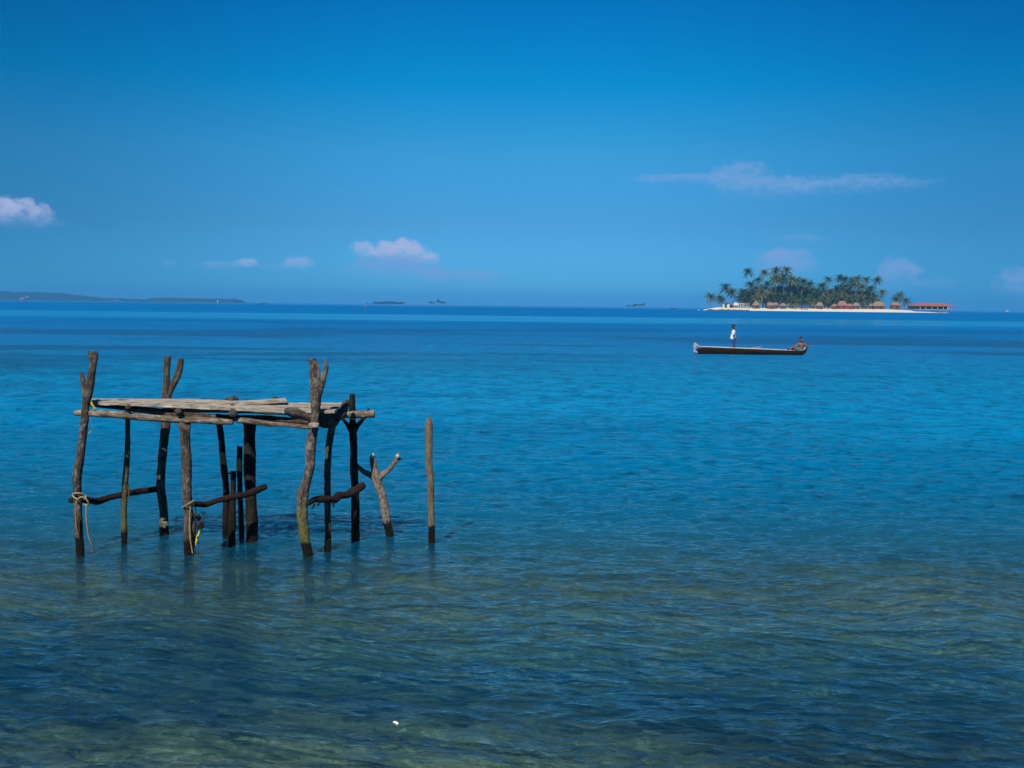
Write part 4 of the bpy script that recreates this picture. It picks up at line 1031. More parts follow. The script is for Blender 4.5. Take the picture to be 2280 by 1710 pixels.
bm = bmesh.new(); box(bm, (HX(2104), -4, zf + .8), (1.2, .8, 1.5), bevel=.1); bm_obj('counter', bm, M_DARKIN, hall, smooth=False)
bs = empty('low_fence', (gx(2021, YF), YF, gz(2021, YF)), 'low dark fence between the reddish hut and the red-roofed hall', 'fence', None, absolute=False)
bm = bmesh.new(); box(bm, (0, 0, 1.0), (7.0, .15, .2)); bm_obj('rail', bm, M_CANE, bs, smooth=False)
for k in range(5):
    bm = bmesh.new(); box(bm, (-3.2 + k * 1.6, .1, .5), (.14, .14, 1.3)); bm_obj('post', bm, M_CANE, bs, smooth=False)

# shore rocks at the left foot
rr = random.Random(8)
ORD = ['first', 'second', 'third', 'fourth', 'fifth', 'sixth', 'seventh', 'eighth', 'ninth', 'tenth', 'eleventh', 'twelfth', 'thirteenth', 'fourteenth', 'fifteenth', 'sixteenth', 'seventeenth', 'eighteenth', 'nineteenth']
for k in range(13):
    px = 1583 + k * 6.6 + rr.uniform(-2, 2); s = rr.uniform(.9, 1.9)
    bm = bmesh.new(); bmesh.ops.create_icosphere(bm, subdivisions=2, radius=1.0)
    for v_ in bm.verts: v_.co *= 1 + .35 * noise.noise(v_.co * 1.3 + Vector((k, 0, 0))); v_.co.z *= .42
    bm.transform(Matrix.Diagonal((s * 1.3, s, s, 1)))
    o = bm_obj('shore_rock', bm, M_ROCK, None, smooth=False); Yr = IY - 13 + rr.uniform(-1, 2)
    o.location = (gx(px, Yr), Yr, IB + .1)
    tag(o, ORD[k] + ' dark rock from the left along the palm island\'s left shore', 'rock', 'dark rocks along the left shore of the island')

# ------------------------------------------------------------------ far land
M_FAR = plain('distant_forest', (0.015, 0.035, 0.03), 0.95, 0.4, 0.02)
def mat_hill():
    m, nt, out = mat_new('distant_forest_hill')
    tc = nt.nodes.new('ShaderNodeTexCoord')
    n = noise_tex(nt, mapping(nt, tc.outputs['Object'], (1, 1, 3)), 0.011, 5, 0.6); f = noise_tex(nt, tc.outputs['Object'], 0.05, 4, 0.6)
    c = mixc(nt, mapr(nt, f, 0.35, 0.65), (0.008, 0.02, 0.022), (0.018, 0.036, 0.03))
    c = mixc(nt, mapr(nt, n, 0.60, 0.66), c, (0.38, 0.27, 0.19))
    principled(nt, out, c, 0.95, 0.1); return m
def ridge(name, prof, Y, depth, mat, label, cat, bump, structure=True, nx=260):
    """wooded land seen far off: prof = [(px, height px above its shore)]"""
    mpp = Y / F_PX; x0, x1 = gx(prof[0][0], Y), gx(prof[-1][0], Y); ny = 26
    z0 = drop(0, Y) - 1.0
    xs = np.linspace(x0, x1, nx); us = np.linspace(0, 1, ny)
    hs = np.interp(xs, [gx(p, Y) for p, _ in prof], [h * mpp for _, h in prof])
    v = []
    for j, u in enumerate(us):
        sh = min(1, math.sin(math.pi * min(u, .999) ** 0.7) * 1.05) if 0 < u < 1 else 0
        for i, x in enumerate(xs):
            h = hs[i] * sh
            b = bump * (0.5 + abs(noise.noise(Vector((x * .035, u * 9, 1)))) + .7 * abs(noise.noise(Vector((x * .09, u * 21, 5))))) * min(1, h / bump) if h > 0 else 0
            v.append((x, Y + (u - .5) * depth, z0 + 1.0 * min(1, sh * 6) + h * .86 + b * .8 * (0 < u < 1)))
    o = link_mesh(name, grid_mesh(name, np.array(v), ny, nx), mat, None, False)
    tag(o, label, cat, None, 'structure' if structure else None)
    return o
ridge('hills', [(-260, 14), (-150, 20), (-40, 19), (12, 21), (28, 18), (60, 17), (95, 18), (120, 17.5), (150, 16), (170, 12), (200, 10), (225, 7), (265, 4.5), (300, 4), (318, 2), (330, 0)], 6000, 900, mat_hill(), 'low wooded headland on the horizon at the far left with bare patches', 'hills', 7)
fi = ridge('wooded_island', [(333, 0), (338, 3), (352, 7), (365, 8), (400, 7), (450, 7.5), (500, 6.5), (527, 7), (533, 4), (537, 0)], 5000, 300, M_FAR, 'long flat wooded island on the horizon right of the headland', 'island', 6, False)
bm = bmesh.new(); tube(bm, [(0, 0, 0), (0, 0, 9)], [3.5, 2.5], seg=8, step=5); 
o = bm_obj('white_tower', bm, M_WHITE); Yt = 4840; o.location = (gx(485, Yt), Yt, drop(0, Yt)); tag(o, 'tiny white tower on the shore of the long flat wooded island', 'tower')

def far_islet(name, items, Y, label, sand=None, s=1.0):
    """a very distant palm islet: each clump of trees is a crown mesh on its trunk"""
    z = drop(0, Y); out = []
    if sand:
        bm = bmesh.new(); x0, x1 = gx(sand[0], Y), gx(sand[1], Y)
        bmesh.ops.create_uvsphere(bm, u_segments=24, v_segments=8, radius=1); bm.transform(Matrix.Diagonal(((x1 - x0) / 2, 20, sand[2], 1)))
        o = bm_obj('sandbank', bm, M_SAND); o.location = ((x0 + x1) / 2, Y, z); tag(o, label + ', its pale sandbank', 'sandbank', kind='structure')
    for i, (px, h, w) in enumerate(items):
        mpp = Y / F_PX; H = h * mpp; W = w * mpp; rn = random.Random(int(px * 10))
        e = empty('far_tree', (gx(px, Y), Y + rn.uniform(-15, 15), z - .5), (ORD[i] + ' ' + label), 'tree', label, absolute=False)
        bm = bmesh.new(); tube(bm, [(0, 0, 0), (rn.uniform(-1, 1), 0, H * .7)], [.5, .35], seg=5, step=20); bm_obj('trunk', bm, M_TRUNK, e)
        bm = bmesh.new()
        for k in range(220):
            a, b = rn.uniform(0, 6.28), rn.uniform(-.4, 1.5)
            c = Vector((math.cos(a) * math.cos(b) * W * .5, math.sin(a) * math.cos(b) * W * .5, H * .68 + math.sin(b) * H * .3)); q = W * .17
            bm.faces.new([bm.verts.new(c + Vector((rn.uniform(-q, q), rn.uniform(-q, q), rn.uniform(-q, q)))) for _ in range(3)])
        bm_obj('crown', bm, M_FAR, e, smooth=False)
far_islet('islet', [(817, 3, 3), (827, 3.5, 2.5)] , 3000, 'lone far tree left of the low wooded islet')
far_islet('islet', [(834 + i * 3.5, 5 + 1.6 * math.sin(i * 1.9) + (1.2 if 5 < i < 13 else 0), 6) for i in range(19)], 3000, 'tree from the left on the low wooded islet')
far_islet('islet', [(958, 8, 5), (962, 8, 4), (967, 7, 3), (974, 11, 4), (977, 13, 5), (981, 9, 5), (986, 8, 4), (990, 9, 4)], 3000, 'tree from the left on the small ragged islet')
far_islet('islet', [(1396, 6, 4), (1402, 6, 4), (1408, 6.5, 4), (1413, 8, 4), (1418, 9, 5), (1424, 8, 4), (1429, 9, 5), (1433, 10, 4)], 2400, 'palm from the left on the faint islet nearest the palm island')

# ------------------------------------------------------------------ small craft far off
def far_boat(px, Y, L, label, mat, people=2):
    z = drop(0, Y); e = empty('motor_boat', (gx(px, Y), Y, z), label, 'boat', absolute=False)
    bm = bmesh.new(); n = 12; prev = None
    for i in range(n + 1):
        f = i / n; w = L * .13 * math.sin(math.pi * min(.97, max(.06, f * .9 + .08))) ** .5; h = .7 + .7 * f ** 3
        x = (f - .5) * L
        ring = [bm.verts.new(p) for p in ((x, -w, h), (x, -w * .6, -.2), (x, 0, -.35), (x, w * .6, -.2), (x, w, h), (x, w * .8, h - .1), (x, 0, .1), (x, -w * .8, h - .1))]
        if prev:
            for k in range(8): bm.faces.new((prev[k], prev[(k + 1) % 8], ring[(k + 1) % 8], ring[k]))
        else: bm.faces.new(ring)
        prev = ring
    bm.faces.new(list(reversed(prev))); bmesh.ops.recalc_face_normals(bm, faces=bm.faces)
    bm_obj('hull', bm, mat, e)
    bm = bmesh.new(); box(bm, (-L * .48, 0, .9), (.5, .4, 1.1), bevel=.08); bm_obj('outboard_motor', bm, M_DARKIN, e, smooth=False)
    return e
b1 = far_boat(585, 1150, 5.2, 'tiny dark open boat on the horizon right of the long flat island', M_DARKIN)
b2 = far_boat(1498, 1100, 4.6, 'tiny dark open boat on the horizon left of the palm island', M_DARKIN)

# ------------------------------------------------------------------ people
def skin_mat(name, c):
    return plain(name, c, 0.55, 0.10, 25, 0.4)
M_SKIN_A = skin_mat('dark_brown_skin', (0.16, 0.065, 0.035)); M_SKIN_B = skin_mat('lighter_brown_skin', (0.23, 0.095, 0.055))  # two skin tones, the second a lighter brown
M_HAIR = plain('black_hair', (0.012, 0.010, 0.009), 0.6, 0.3, 60)
M_SHIRT = plain('white_cotton', (0.80, 0.80, 0.80), 0.9, 0.05, 20)
M_SHORTS = plain('bright_blue_shorts', (0.01, 0.09, 0.42), 0.9, 0.15, 20)
M_SHORTS_T = plain('teal_shorts', (0.04, 0.22, 0.22), 0.9, 0.15, 20)
M_EYE = plain('eye_white', (0.7, 0.7, 0.68), 0.4, 0.02, 5); 

def limbs_mesh(caps, balls, voxel, smooth_it=4, name='body'):
    """one continuous surface grown from tapering limbs and rounded masses"""
    bm = bmesh.new()
    for (a, ra, b, rb) in caps:
        a, b = Vector(a), Vector(b); n = max(3, int((b - a).length / (min(ra, rb) * .5)) + 1); n = min(n, 14)
        ax = (b - a).normalized(); t = ax.orthogonal().normalized(); s = ax.cross(t); seg = 12
        prof = [(-.95, .3), (-.7, .71)] ; rings = []
        for q, f in prof: rings.append((a + ax * q * ra, ra * f))
        for i in range(n + 1): rings.append((a.lerp(b, i / n), ra + (rb - ra) * i / n))
        for q, f in reversed(prof): rings.append((b - ax * q * rb, rb * f))
        R_ = []
        for c, r in rings: R_.append([bm.verts.new(c + (t * math.cos(2 * math.pi * k / seg) + s * math.sin(2 * math.pi * k / seg)) * r) for k in range(seg)])
        for i in range(len(R_) - 1):
            for k in range(seg): bm.faces.new((R_[i][k], R_[i][(k + 1) % seg], R_[i + 1][(k + 1) % seg], R_[i + 1][k]))
        bm.faces.new(list(reversed(R_[0]))); bm.faces.new(R_[-1])
    for (c, r, rot) in balls:
        m = Matrix.Translation(Vector(c)) @ Matrix.Rotation(rot, 4, 'Z') @ Matrix.Diagonal((r[0], r[1], r[2], 1))
        bmesh.ops.create_uvsphere(bm, u_segments=20, v_segments=14, radius=1.0, matrix=m)
    bmesh.ops.recalc_face_normals(bm, faces=bm.faces)
    me = bpy.data.meshes.new(name + '_src'); bm.to_mesh(me); bm.free()
    o = bpy.data.objects.new(name + '_src', me); COL.objects.link(o)
    rm = o.modifiers.new('r', 'REMESH'); rm.mode = 'VOXEL'; rm.voxel_size = voxel
    sm = o.modifiers.new('s', 'SMOOTH'); sm.factor = 0.5; sm.iterations = smooth_it
    dg = bpy.context.evaluated_depsgraph_get(); dg.update()
    out = bpy.data.meshes.new_from_object(o.evaluated_get(dg)); out.name = name
    bpy.data.objects.remove(o, do_unlink=True); bpy.data.meshes.remove(me)
    return out
def hand(w, d, up, scale=1.0, side=1):
    """palm, four unequal slightly curled fingers and a thumb; w wrist, d direction of the fingers, up back of the hand"""
    w, d = Vector(w), Vector(d).normalized(); up = (Vector(up) - d * Vector(up).dot(d)).normalized(); s = d.cross(up) * side
    c = []; k = scale
    c.append((w, .017 * k, w + d * .02 * k, .019 * k))
    for i, (o, L) in enumerate(((-.026, .052), (-.009, .060), (.009, .056), (.025, .044))):
        kn = w + d * .068 * k + s * o * k
        c.append((w + d * .015 * k + s * o * .6 * k, .0125 * k, kn, .0105 * k))
        m1 = kn + (d * .9 - up * .3).normalized() * L * .5 * k + s * o * .15 * k
        c.append((kn, .0085 * k, m1, .0078 * k)); c.append((m1, .0078 * k, m1 + (d * .6 - up * .75).normalized() * L * .5 * k, .0062 * k))
    t0 = w + d * .02 * k - s * .02 * k; t1 = t0 + (d * .6 - s * .8).normalized() * .034 * k
    c.append((t0, .012 * k, t1, .0095 * k)); c.append((t1, .0095 * k, t1 + (d * .9 - s * .35 - up * .2).normalized() * .028 * k, .0075 * k))
    return c
def head_parts(c, yaw, s=1.0, pitch=0.0):
    """skull, jaw, nose, ears and lips; yaw 0 faces +X"""
    c = Vector(c); f = Vector((math.cos(yaw), math.sin(yaw), 0)); l = Vector((-f.y, f.x, 0)); u = Vector((0, 0, 1))
    balls = [(c + u * .02 * s - f * .01 * s, (.095 * s, .078 * s, .095 * s), yaw), (c + f * .018 * s - u * .045 * s, (.066 * s, .058 * s, .062 * s), yaw),
             (c + f * .045 * s - u * .085 * s, (.03 * s, .03 * s, .024 * s), yaw), (c + l * .078 * s - f * .005 * s - u * .015 * s, (.016 * s, .010 * s, .028 * s), yaw), (c - l * .078 * s - f * .005 * s - u * .015 * s, (.016 * s, .010 * s, .028 * s), yaw),
             (c + f * .082 * s - u * .058 * s, (.012 * s, .024 * s, .009 * s), yaw), (c + f * .078 * s + u * .025 * s, (.014 * s, .05 * s, .012 * s), yaw)]
    caps = [(c + f * .078 * s + u * .005 * s, .009 * s, c + f * .098 * s - u * .028 * s, .014 * s)]
    return caps, balls, f, l, u
def add_head_children(e, c, yaw, s=1.0):
    c = Vector(c); f = Vector((math.cos(yaw), math.sin(yaw), 0)); l = Vector((-f.y, f.x, 0)); u = Vector((0, 0, 1))
    balls = [(c + u * .042 * s - f * .022 * s, (.098 * s, .087 * s, .086 * s), yaw), (c + u * .0 * s - f * .05 * s, (.062 * s, .080 * s, .075 * s), yaw), (c + u * .078 * s + f * .03 * s, (.05 * s, .066 * s, .03 * s), yaw)]
    rn = random.Random(3)
    for k in range(26):
        a = rn.uniform(0, 6.28); b = rn.uniform(.2, 1.5)
        d = Vector((math.cos(a) * math.cos(b) * .093 - .02, math.sin(a) * math.cos(b) * .083, math.sin(b) * .088))
        balls.append((c + (f * d.x + l * d.y + u * (d.z + .042)) * s, (.018 * s,) * 3, 0))
    hm = limbs_mesh([], balls, .008, 1, 'hair'); link_mesh('hair', hm, M_HAIR, e)
    for sd in (1, -1):
        bm = bmesh.new(); bmesh.ops.create_uvsphere(bm, u_segments=10, v_segments=8, radius=.012 * s, matrix=Matrix.Translation(c + (f * .078 + l * sd * .030 + u * .002) * s))
        eo = link_mesh('eye', bmesh_to(bm, 'eye'), M_EYE, e)
        bm = bmesh.new(); bmesh.ops.create_uvsphere(bm, u_segments=8, v_segments=6, radius=.0065 * s, matrix=Matrix.Translation(c + (f * .0865 + l * sd * .030 + u * .002) * s))
        link_mesh('pupil', bmesh_to(bm, 'pupil'), M_HAIR, eo)
def bmesh_to(bm, name):
    me = bpy.data.meshes.new(name); bm.to_mesh(me); bm.free(); return me

CY = depth_of(1640, 789)                       # the canoe's distance
CMP = CY / F_PX
def CX(px): return P(px, 789, CY).x
ORG = Vector((CX(1670), CY, 0))

# --- standing child, facing right (+X), face turned a little to the shore
def standing_child():
    e = empty('person', (CX(1632.5), CY, 0.10), 'child in a white T-shirt and blue shorts standing in the canoe, facing right', 'person', absolute=False)
    hc = (0.015, -0.01, 1.185); yaw = R(-38)
    hcaps, hballs, *_ = head_parts(hc, yaw, 0.93)
    caps = [((0, 0, 1.02), .042, (.008, 0, 1.12), .040),                       # neck
            ((-.01, 0, .90), .095, (-.005, 0, .98), .080), ((0, 0, .70), .085, (-.01, 0, .90), .095), ((0, 0, .62), .088, (0, 0, .70), .085),
            ((-.005, -.10, .985), .042, (-.005, .10, .985), .042)]
    balls = [((-.005, 0, .93), (.085, .125, .10), 0), ((0, 0, .66), (.09, .12, .10), 0)]
    for s in (-1, 1):
        y = .068 * s; fx = -.015 if s < 0 else .045
        caps += [((0, y, .60), .074, (fx * .6 + .005, y, .34), .048), ((fx * .6 + .005, y, .34), .046, (fx - .01, y, .22), .047), ((fx - .01, y, .22), .045, (fx, y, .055), .028),
                 ((fx - .02, y, .032), .028, (fx + .10, y, .022), .020)]
        for q in range(5): caps.append(((fx + .10, y + (q - 2) * .012, .018), .010, (fx + .135 - abs(q - 1) * .004, y + (q - 2) * .014, .013), .007))
    # near arm hangs and bends forward, far arm reaches a little further
    A = [((-.015, -.145, .97), .042, (-.045, -.165, .77), .033), ((-.045, -.165, .77), .031, (.085, -.15, .625), .022)]
    B = [((.0, .145, .97), .042, (.01, .16, .77), .033), ((.01, .16, .77), .031, (.13, .13, .63), .022)]
    caps += A + B + hand((.085, -.15, .625), (.6, .1, -.75), (0.7, -.3, .5), .9, 1) + hand((.13, .13, .63), (.5, -.1, -.8), (0.7, .3, .5), .9, -1)
    body = limbs_mesh(caps + hcaps, balls + hballs, .0062, 3, 'body'); link_mesh('body', body, M_SKIN_A, e)
    add_head_children(e, hc, yaw, .93)
    sc = [((-.005, 0, .99), .075, (-.02, 0, .74), .126), ((-.02, 0, .74), .126, (-.03, 0, .64), .138), ((-.005, -.08, .985), .055, (-.005, .08, .985), .055),
          ((-.012, -.12, .985), .057, (-.032, -.162, .85), .055), ((0, .12, .985), .057, (.005, .162, .85), .055)]
    sb = [((-.005, 0, .93), (.100, .145, .12), 0), ((-.02, 0, .68), (.115, .145, .10), 0)]
    sh = limbs_mesh(sc, sb, .008, 2, 'shirt')
    sh = cut_mesh(sh, .605, True); sh = noise_push(sh, .008, 14); link_mesh('shirt', sh, M_SHIRT, e)
    pc = [((0, 0, .66), .10, (0, 0, .60), .105)]
    for s in (-1, 1): pc += [((0, .066 * s, .62), .088, ((.02 if s > 0 else -.01), .07 * s, .49), .080)]
    st = cut_mesh(limbs_mesh(pc, [((0, 0, .62), (.11, .135, .08), 0)], .008, 1, 'shorts'), .475, True); link_mesh('shorts', noise_push(st, .005, 18), M_SHORTS, e)
    return e
def cut_mesh(me, z, keep_above):
    """open hem: trims a garment below height z and gives the edge thickness"""
    bm = bmesh.new(); bm.from_mesh(me)
    bmesh.ops.bisect_plane(bm, geom=list(bm.verts) + list(bm.edges) + list(bm.faces), plane_co=(0, 0, z), plane_no=(0, 0, 1), clear_inner=keep_above, clear_outer=not keep_above)
    ed = [x for x in bm.edges if x.is_boundary]
    if ed: bmesh.ops.holes_fill(bm, edges=ed)
    bm.to_mesh(me); bm.free(); return me
def noise_push(me, amp, sc):
    bm = bmesh.new(); bm.from_mesh(me); bm.normal_update()
    for v in bm.verts: v.co += v.normal * amp * noise.noise(Vector((v.co.x * sc, v.co.y * sc, v.co.z * sc * .5)))
    bm.to_mesh(me); bm.free(); return me
standing_child()

# --- seated boy at the right end, chest to the shore, legs bent towards the bow
def seated_boy():
    e = empty('person', (CX(1783.5), CY + 0.02, 0.08), 'bare-chested boy in teal shorts sitting at the right end of the canoe with arms spread', 'person', absolute=False)
    hc = (-.005, -.04, .655); yaw = R(-84)
    hcaps, hballs, *_ = head_parts(hc, yaw, 0.97)
    caps = [((0, 0, .48), .046, (0, -.02, .60), .045), ((-.10, 0, .455), .046, (.10, 0, .455), .046),
            ((0, 0, .10), .095, (0, 0, .24), .088), ((0, 0, .24), .088, (0, 0, .40), .098)]
    balls = [((0, 0, .385), (.140, .090, .11), 0), ((0, 0, .24), (.112, .078, .10), 0), ((0, 0, .10), (.135, .11, .09), 0),
             ((-.06, -.072, .40), (.055, .022, .042), 0), ((.06, -.072, .40), (.055, .022, .042), 0)]
    # legs folded in the boat, knees showing above the gunwale
    caps += [((-.06, -.06, .10), .075, (-.30, -.12, .245), .053), ((-.30, -.12, .245), .050, (-.30, -.13, .04), .032), ((-.30, -.13, .0), .026, (-.40, -.13, -.01), .02),
             ((-.06, .06, .10), .075, (-.455, .08, .23), .053), ((-.455, .08, .23), .050, (-.43, .09, .04), .032), ((-.43, .09, .0), .026, (-.53, .09, -.01), .02)]
    # right arm down to the near thigh, left arm stretched out over the stern
    sR, eR, wR = (-.165, 0, .44), (-.265, -.05, .30), (-.37, -.07, .335)
    sL, eL, wL = (.165, 0, .44), (.30, -.02, .365), (.455, -.05, .325)
    caps += [(sR, .045, eR, .034), (eR, .033, wR, .023), (sL, .045, eL, .035), (eL, .034, wL, .023)]
    caps += hand(wR, (-1, -.1, -.35), (0, -.3, 1), .95, -1) + hand(wL, (1, -.1, .05), (0, -.2, 1), .95, 1)
    body = limbs_mesh(caps + hcaps, balls + hballs, .0065, 3, 'body'); link_mesh('body', body, M_SKIN_B, e)
    add_head_children(e, hc, yaw, .97)
    pc = [((-.05, -.05, .10), .092, (-.19, -.09, .175), .078), ((-.05, .05, .10), .092, (-.22, .065, .165), .078)]
    st = limbs_mesh(pc, [((0, 0, .095), (.150, .125, .095), 0)], .008, 2, 'shorts'); link_mesh('shorts', noise_push(st, .005, 18), M_SHORTS_T, e)
    return e
seated_boy()

# ------------------------------------------------------------------ dugout canoe
def canoe():
    e = empty('dugout_canoe', (CX(1671), CY, 0), 'dark dugout canoe with a blue and white bow knob carrying two children', 'canoe', absolute=False)
    X0 = e.location.x
    prof = [(1549, .235, .05), (1553, .30, .10), (1560, .335, .17), (1580, .325, .25), (1620, .30, .29), (1680, .265, .31), (1740, .225, .29), (1775, .205, .22), (1786, .225, .15), (1791, .255, .09), (1794, .29, .04)]
    keel = [(1549, -.02), (1560, -.10), (1600, -.14), (1700, -.14), (1770, -.12), (1786, -.03), (1791, .05), (1794, .12)]
    bm = bmesh.new(); prev = None; N = 90; uvl = bm.loops.layers.uv.verify()
    xs = [p[0] for p in prof]
    def hw(px): return float(np.interp(px, xs, [p[1] for p in prof])), float(np.interp(px, xs, [p[2] for p in prof])), float(np.interp(px, [k[0] for k in keel], [k[1] for k in keel]))
    for i in range(N + 1):
        px = 1549 + (1794 - 1549) * (0.5 - 0.5 * math.cos(math.pi * i / N)); h, w, kz = hw(px); x = CX(px) - X0
        ring = []
        for k in range(11):                                # outer skin, near gunwale round the keel to the far one
            a = math.pi * k / 10; c, s = math.cos(a), math.sin(a)
            ring.append(Vector((x, -c * w * (1 if abs(c) > .9 else 1.03), h - (h - kz) * s ** .8)))
        wi = max(.01, w - .035); ki = min(h - .03, kz + .11)
        for k in range(11):
            a = math.pi * (10 - k) / 10; c, s = math.cos(a), math.sin(a)
            ring.append(Vector((x, -c * wi, h - (h - ki) * s ** .8)))
        r_ = [bm.verts.new(p * 1.0 + Vector((0, 0, .012 * noise.noise(p * 3))) + Vector((0, .01 * noise.noise(p * 5), 0))) for p in ring]
        n = len(r_)
        if prev:
            for k in range(n):
                f = bm.faces.new((prev[k], prev[(k + 1) % n], r_[(k + 1) % n], r_[k]))
                for lo, (kk, xx) in zip(f.loops, ((k, xp), (k + 1, xp), (k + 1, x), (k, x))): lo[uvl].uv = (kk * .03, xx)
        else: bm.faces.new(list(reversed(r_)))
        prev = r_; xp = x
    bm.faces.new(prev); bmesh.ops.recalc_face_normals(bm, faces=bm.faces)
    W_HULL = mat_wood('charred_canoe_wood', (0.003, 0.003, 0.003), (0.009, 0.007, 0.006), (0.06, 0.045, 0.035), 0.3, -1)
    bm_obj('hull', bm, W_HULL, e)
    M_GUN = plain('worn_pale_gunwale', (0.50, 0.44, 0.42), 0.85, 0.2, 6)
    for sd in (-1, 1):
        bm = bmesh.new(); pts = []
        for px in (1556, 1570, 1590, 1620, 1650, 1680, 1710, 1740, 1765):
            h, w, _ = hw(px); pts.append(Vector((CX(px) - X0, sd * (w - .012), h + .012)))
        tube(bm, pts, [.014, .018, .02, .02, .02, .02, .018, .016, .01], seg=8, step=.08, rough=.1, seed=sd); bm_obj('gunwale', bm, M_GUN, e)
    # bow: carved knob painted white, blue panel below it
    def bx(px, py, y=0.0): p = P(px, py, CY); return Vector((p.x - X0, y, p.z))
    M_BOWW = plain('flaking_white_paint', (0.40, 0.38, 0.31), 0.8, 0.35, 14); M_BOWB = plain('bright_blue_paint', (0.01, 0.12, 0.55), 0.6, 0.15, 10)
    bm = bmesh.new(); tube(bm, [bx(1546, 783), bx(1548, 775), bx(1548.5, 768), bx(1547, 764)], [.05, .06, .065, .045], seg=12, step=.03, rough=.15, seed=4)
    tube(bm, [bx(1548, 766), bx(1552, 769), bx(1557, 772.5), bx(1562, 773.5)], [.05, .05, .04, .025], seg=10, step=.03, rough=.12, seed=5); 
    tube(bm, [bx(1548, 768), bx(1544, 770), bx(1542.5, 773)], [.04, .03, .012], seg=8, step=.03, rough=.15, seed=6); bm_obj('bow_knob', bm, M_BOWW, e)
    bm = bmesh.new(); bmesh.ops.create_uvsphere(bm, u_segments=18, v_segments=12, radius=1, matrix=Matrix.Translation(bx(1552.5, 776.5)) @ Matrix.Diagonal((.125, .10, .095, 1))); bm_obj('bow_panel', bm, M_BOWB, e)
    bm = bmesh.new(); tube(bm, [bx(1546.5, 781), bx(1550, 783.5), bx(1555, 783.5), bx(1559, 780)], [.03, .09, .09, .05], seg=12, step=.03, rough=.1, seed=9); bm_obj('bow_trim', bm, plain('grey_worn_paint', (0.35, 0.31, 0.30), .8, .2, 14), e)
    # stern: upturned curl with a pale inner face
    bm = bmesh.new(); tube(bm, [bx(1787, 783), bx(1793, 779), bx(1796, 775.5), bx(1795.5, 772)], [.08, .07, .05, .025], seg=12, step=.03, rough=.1, seed=12); bm_obj('stern_curl', bm, W_HULL, e)
    bm = bmesh.new(); tube(bm, [bx(1788, 779.5, -.05), bx(1791.5, 776.5, -.055), bx(1794, 773.2, -.03)], [.018, .026, .018], seg=8, step=.03, rough=.1, seed=13); bm_obj('stern_face', bm, M_GUN, e)
    # a thwart amidships
    h, w, _ = hw(1660); bm = bmesh.new(); box(bm, (CX(1662) - X0, 0, h - .05), (.16, w * 1.85, .03), bevel=.005); bm_obj('thwart', bm, W_BEAM, e, smooth=False)
    h, w, _ = hw(1774); bm = bmesh.new(); box(bm, (CX(1782) - X0, 0, .085), (.26, w * 1.2, .03), bevel=.005); bm_obj('seat', bm, W_BEAM, e, smooth=False)
    return e
canoe()
# things lying in the canoe
pd = empty('paddle', (CX(1680), CY, .25), 'pinkish wooden paddle lying along the canoe between the two children', 'paddle', absolute=False)
X0 = pd.location.x
a, b = P(1664, 776, CY - .1), P(1694, 772.6, CY + .05)
o_ = pd.location
bm = bmesh.new(); tube(bm, [a - o_, (a + b) / 2 - o_ + Vector((0, 0, .005)), b - o_], [.02, .018, .016], seg=8, step=.08, rough=.03); bm_obj('shaft', bm, plain('pink_faded_wood', (0.50, 0.34, 0.33), .8, .15, 8), pd)
bm = bmesh.new(); d_ = (b - a).normalized(); c_ = a - d_ * .22 - o_
box(bm, c_, (.46, .13, .02), rot=d_.to_track_quat('X', 'Z').to_matrix(), bevel=.008); bm_obj('blade', bm, plain('pale_blade_wood', (0.48, 0.40, 0.36), .8, .15, 8), pd, smooth=False)
bc = empty('bailer', (CX(1752.5), CY - .18, .0), 'small black jug perched on the canoe gunwale in front of the seated boy', 'jug', absolute=False)
zc = P(1752.5, 779.5, CY).z
bm = bmesh.new(); tube(bm, [(0, 0, zc - .02), (0, 0, zc + .03), (0, 0, zc + .055), (0, 0, zc + .07)], [.045, .048, .04, .018], seg=14, step=.02, rough=.02); bm_obj('jug_body', bm, M_DARKIN, bc)
bm = bmesh.new(); tube(bm, [(.0, 0, zc + .07), (.03, 0, zc + .085), (.06, 0, zc + .07), (.05, 0, zc + .02)], [.009] * 4, seg=6, step=.02, rough=.02); bm_obj('handle', bm, M_DARKIN, bc)

# --- the few people visible on the island's beach (about three pixels tall)
def far_person(px, Y, shirt, label, h=1.7):
    z = island_z(gx(px, Y), Y)
    e = empty('person', (gx(px, Y), Y, z), label, 'person', absolute=False); s = h / 1.7
    hc, hb, *_ = head_parts((0, 0, 1.57 * s), R(-90), 1.1 * s)
    caps = [((0, 0, 1.38 * s), .055, (0, 0, 1.5 * s), .05), ((-.13, 0, 1.34 * s), .06, (.13, 0, 1.34 * s), .06), ((0, 0, .95 * s), .13, (0, 0, 1.28 * s), .14)]
    for sd in (-1, 1):
        caps += [((sd * .09, 0, .92 * s), .09, (sd * .10, .02 * sd, .48 * s), .06), ((sd * .10, .02 * sd, .48 * s), .058, (sd * .11, 0, .08), .04), ((sd * .11, .03, .04), .035, (sd * .11, -.14, .03), .03),
                 ((sd * .19, 0, 1.34 * s), .05, (sd * .24, .02, 1.06 * s), .04), ((sd * .24, .02, 1.06 * s), .038, (sd * .23, -.08, .84 * s), .028)]
        caps += hand((sd * .23, -.08, .84 * s), (0, -.2, -1), (sd, 0, 0), 1.0, sd)
    link_mesh('body', limbs_mesh(caps + hc, hb, .014, 2, 'body'), M_SKIN_B, e)
    tor = limbs_mesh([((-.12, 0, 1.34 * s), .08, (.12, 0, 1.34 * s), .08), ((0, 0, .92 * s), .16, (0, 0, 1.28 * s), .165)], [], .02, 2, 'shirt'); link_mesh('shirt', tor, shirt, e)
far_person(1843, IY + 1, plain('salmon_shirt', (0.6, 0.25, 0.18), .9, .1), 'tiny figure in a salmon top standing on the open sand')
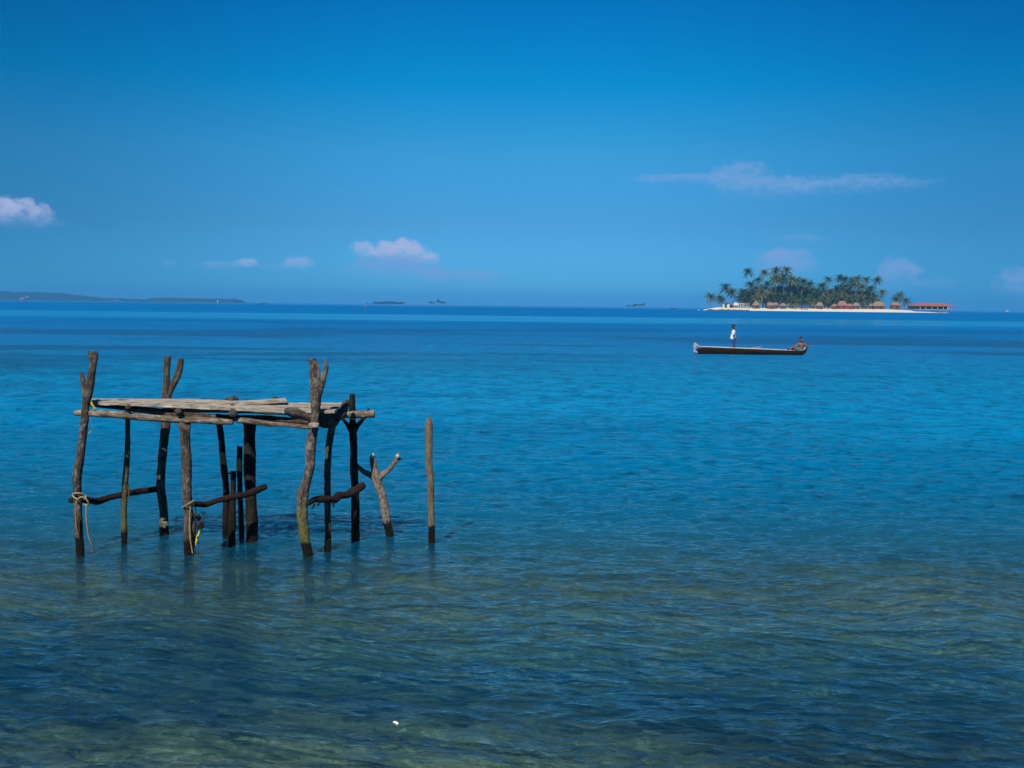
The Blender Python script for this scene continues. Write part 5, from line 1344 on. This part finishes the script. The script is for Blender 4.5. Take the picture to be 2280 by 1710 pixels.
far_person(1840.5, YF - 2, M_SHIRT, 'tiny figure in white standing by the dark-roofed hut')

# ------------------------------------------------------------------ buoys and sail
def buoy(px, py, Y, r, mat, label):
    p = P(px, py, Y); e = empty('buoy', (p.x, Y, drop(0, Y)), label, 'buoy', absolute=False)
    bm = bmesh.new(); tube(bm, [(0, 0, -r * .6), (0, 0, 0), (0, 0, r * .6), (0, 0, r * 1.3)], [r * .75, r, r * .8, r * .3], seg=14, step=r * .3, rough=.01); bm_obj('float', bm, mat, e)
    bm = bmesh.new(); tube(bm, [(0, 0, r * 1.2), (0, 0, r * 2.4)], [r * .12, r * .1], seg=6, step=r, rough=0); bm_obj('staff', bm, M_DARKIN, e)
buoy(814, 680, 720, .55, plain('red_buoy_paint', (0.55, 0.05, 0.05), .5, .1), 'small red buoy just below the horizon')
buoy(1556.5, 685, 760, .42, M_WHITE, 'small bright white buoy left of the palm island')
buoy(1567, 686.5, 790, .3, M_WHITE, 'smallest white buoy beside the island\'s left tip')
sl = empty('sailing_boat', (gx(2243, 3500), 3500, drop(0, 3500)), 'faint sailing boat on the horizon at the far right', 'boat', absolute=False)
bm = bmesh.new(); tube(bm, [(-5, 0, .6), (-2, 0, .5), (2, 0, .5), (6, 0, .9)], [.8, 1.3, 1.3, .3], seg=10, step=1, rough=0); bm_obj('hull', bm, M_WHITE, sl)
bm = bmesh.new(); tube(bm, [(0, 0, 1), (0, 0, 13)], [.12, .06], seg=6, step=6, rough=0); bm_obj('mast', bm, M_WHITE, sl)
bm = bmesh.new()
v = [bm.verts.new(p) for p in ((-.2, .05, 1.6), (-.2, .05, 12.5), (-4.5, .4, 1.6), (-.2, -.05, 1.6), (-.2, -.05, 12.5), (-4.5, .3, 1.6))]
for f in ((0, 1, 2), (5, 4, 3), (0, 3, 4, 1), (1, 4, 5, 2), (2, 5, 3, 0)): bm.faces.new([v[i] for i in f])
bm_obj('sail', bm, plain('pale_sailcloth', (0.25, 0.30, 0.38), .9, .05), sl, smooth=False)

# ------------------------------------------------------------------ sea haze
def build_haze():
    bm = bmesh.new(); box(bm, (0, 0, 33.0), (19400, 19400, 106.0))
    m, nt, out = mat_new('sea_haze')
    v = nt.nodes.new('ShaderNodeVolumePrincipled'); v.inputs['Color'].default_value = (0.12, 0.52, 0.86, 1)
    v.inputs['Density'].default_value = HAZE; v.inputs['Anisotropy'].default_value = 0.0
    nt.links.new(v.outputs[0], out.inputs['Volume'])
    o = bm_obj('haze', bm, m, None, False); tag(o, 'thin pale blue sea haze over the open water', 'haze', kind='stuff')
HAZE = 1.4e-4
build_haze()
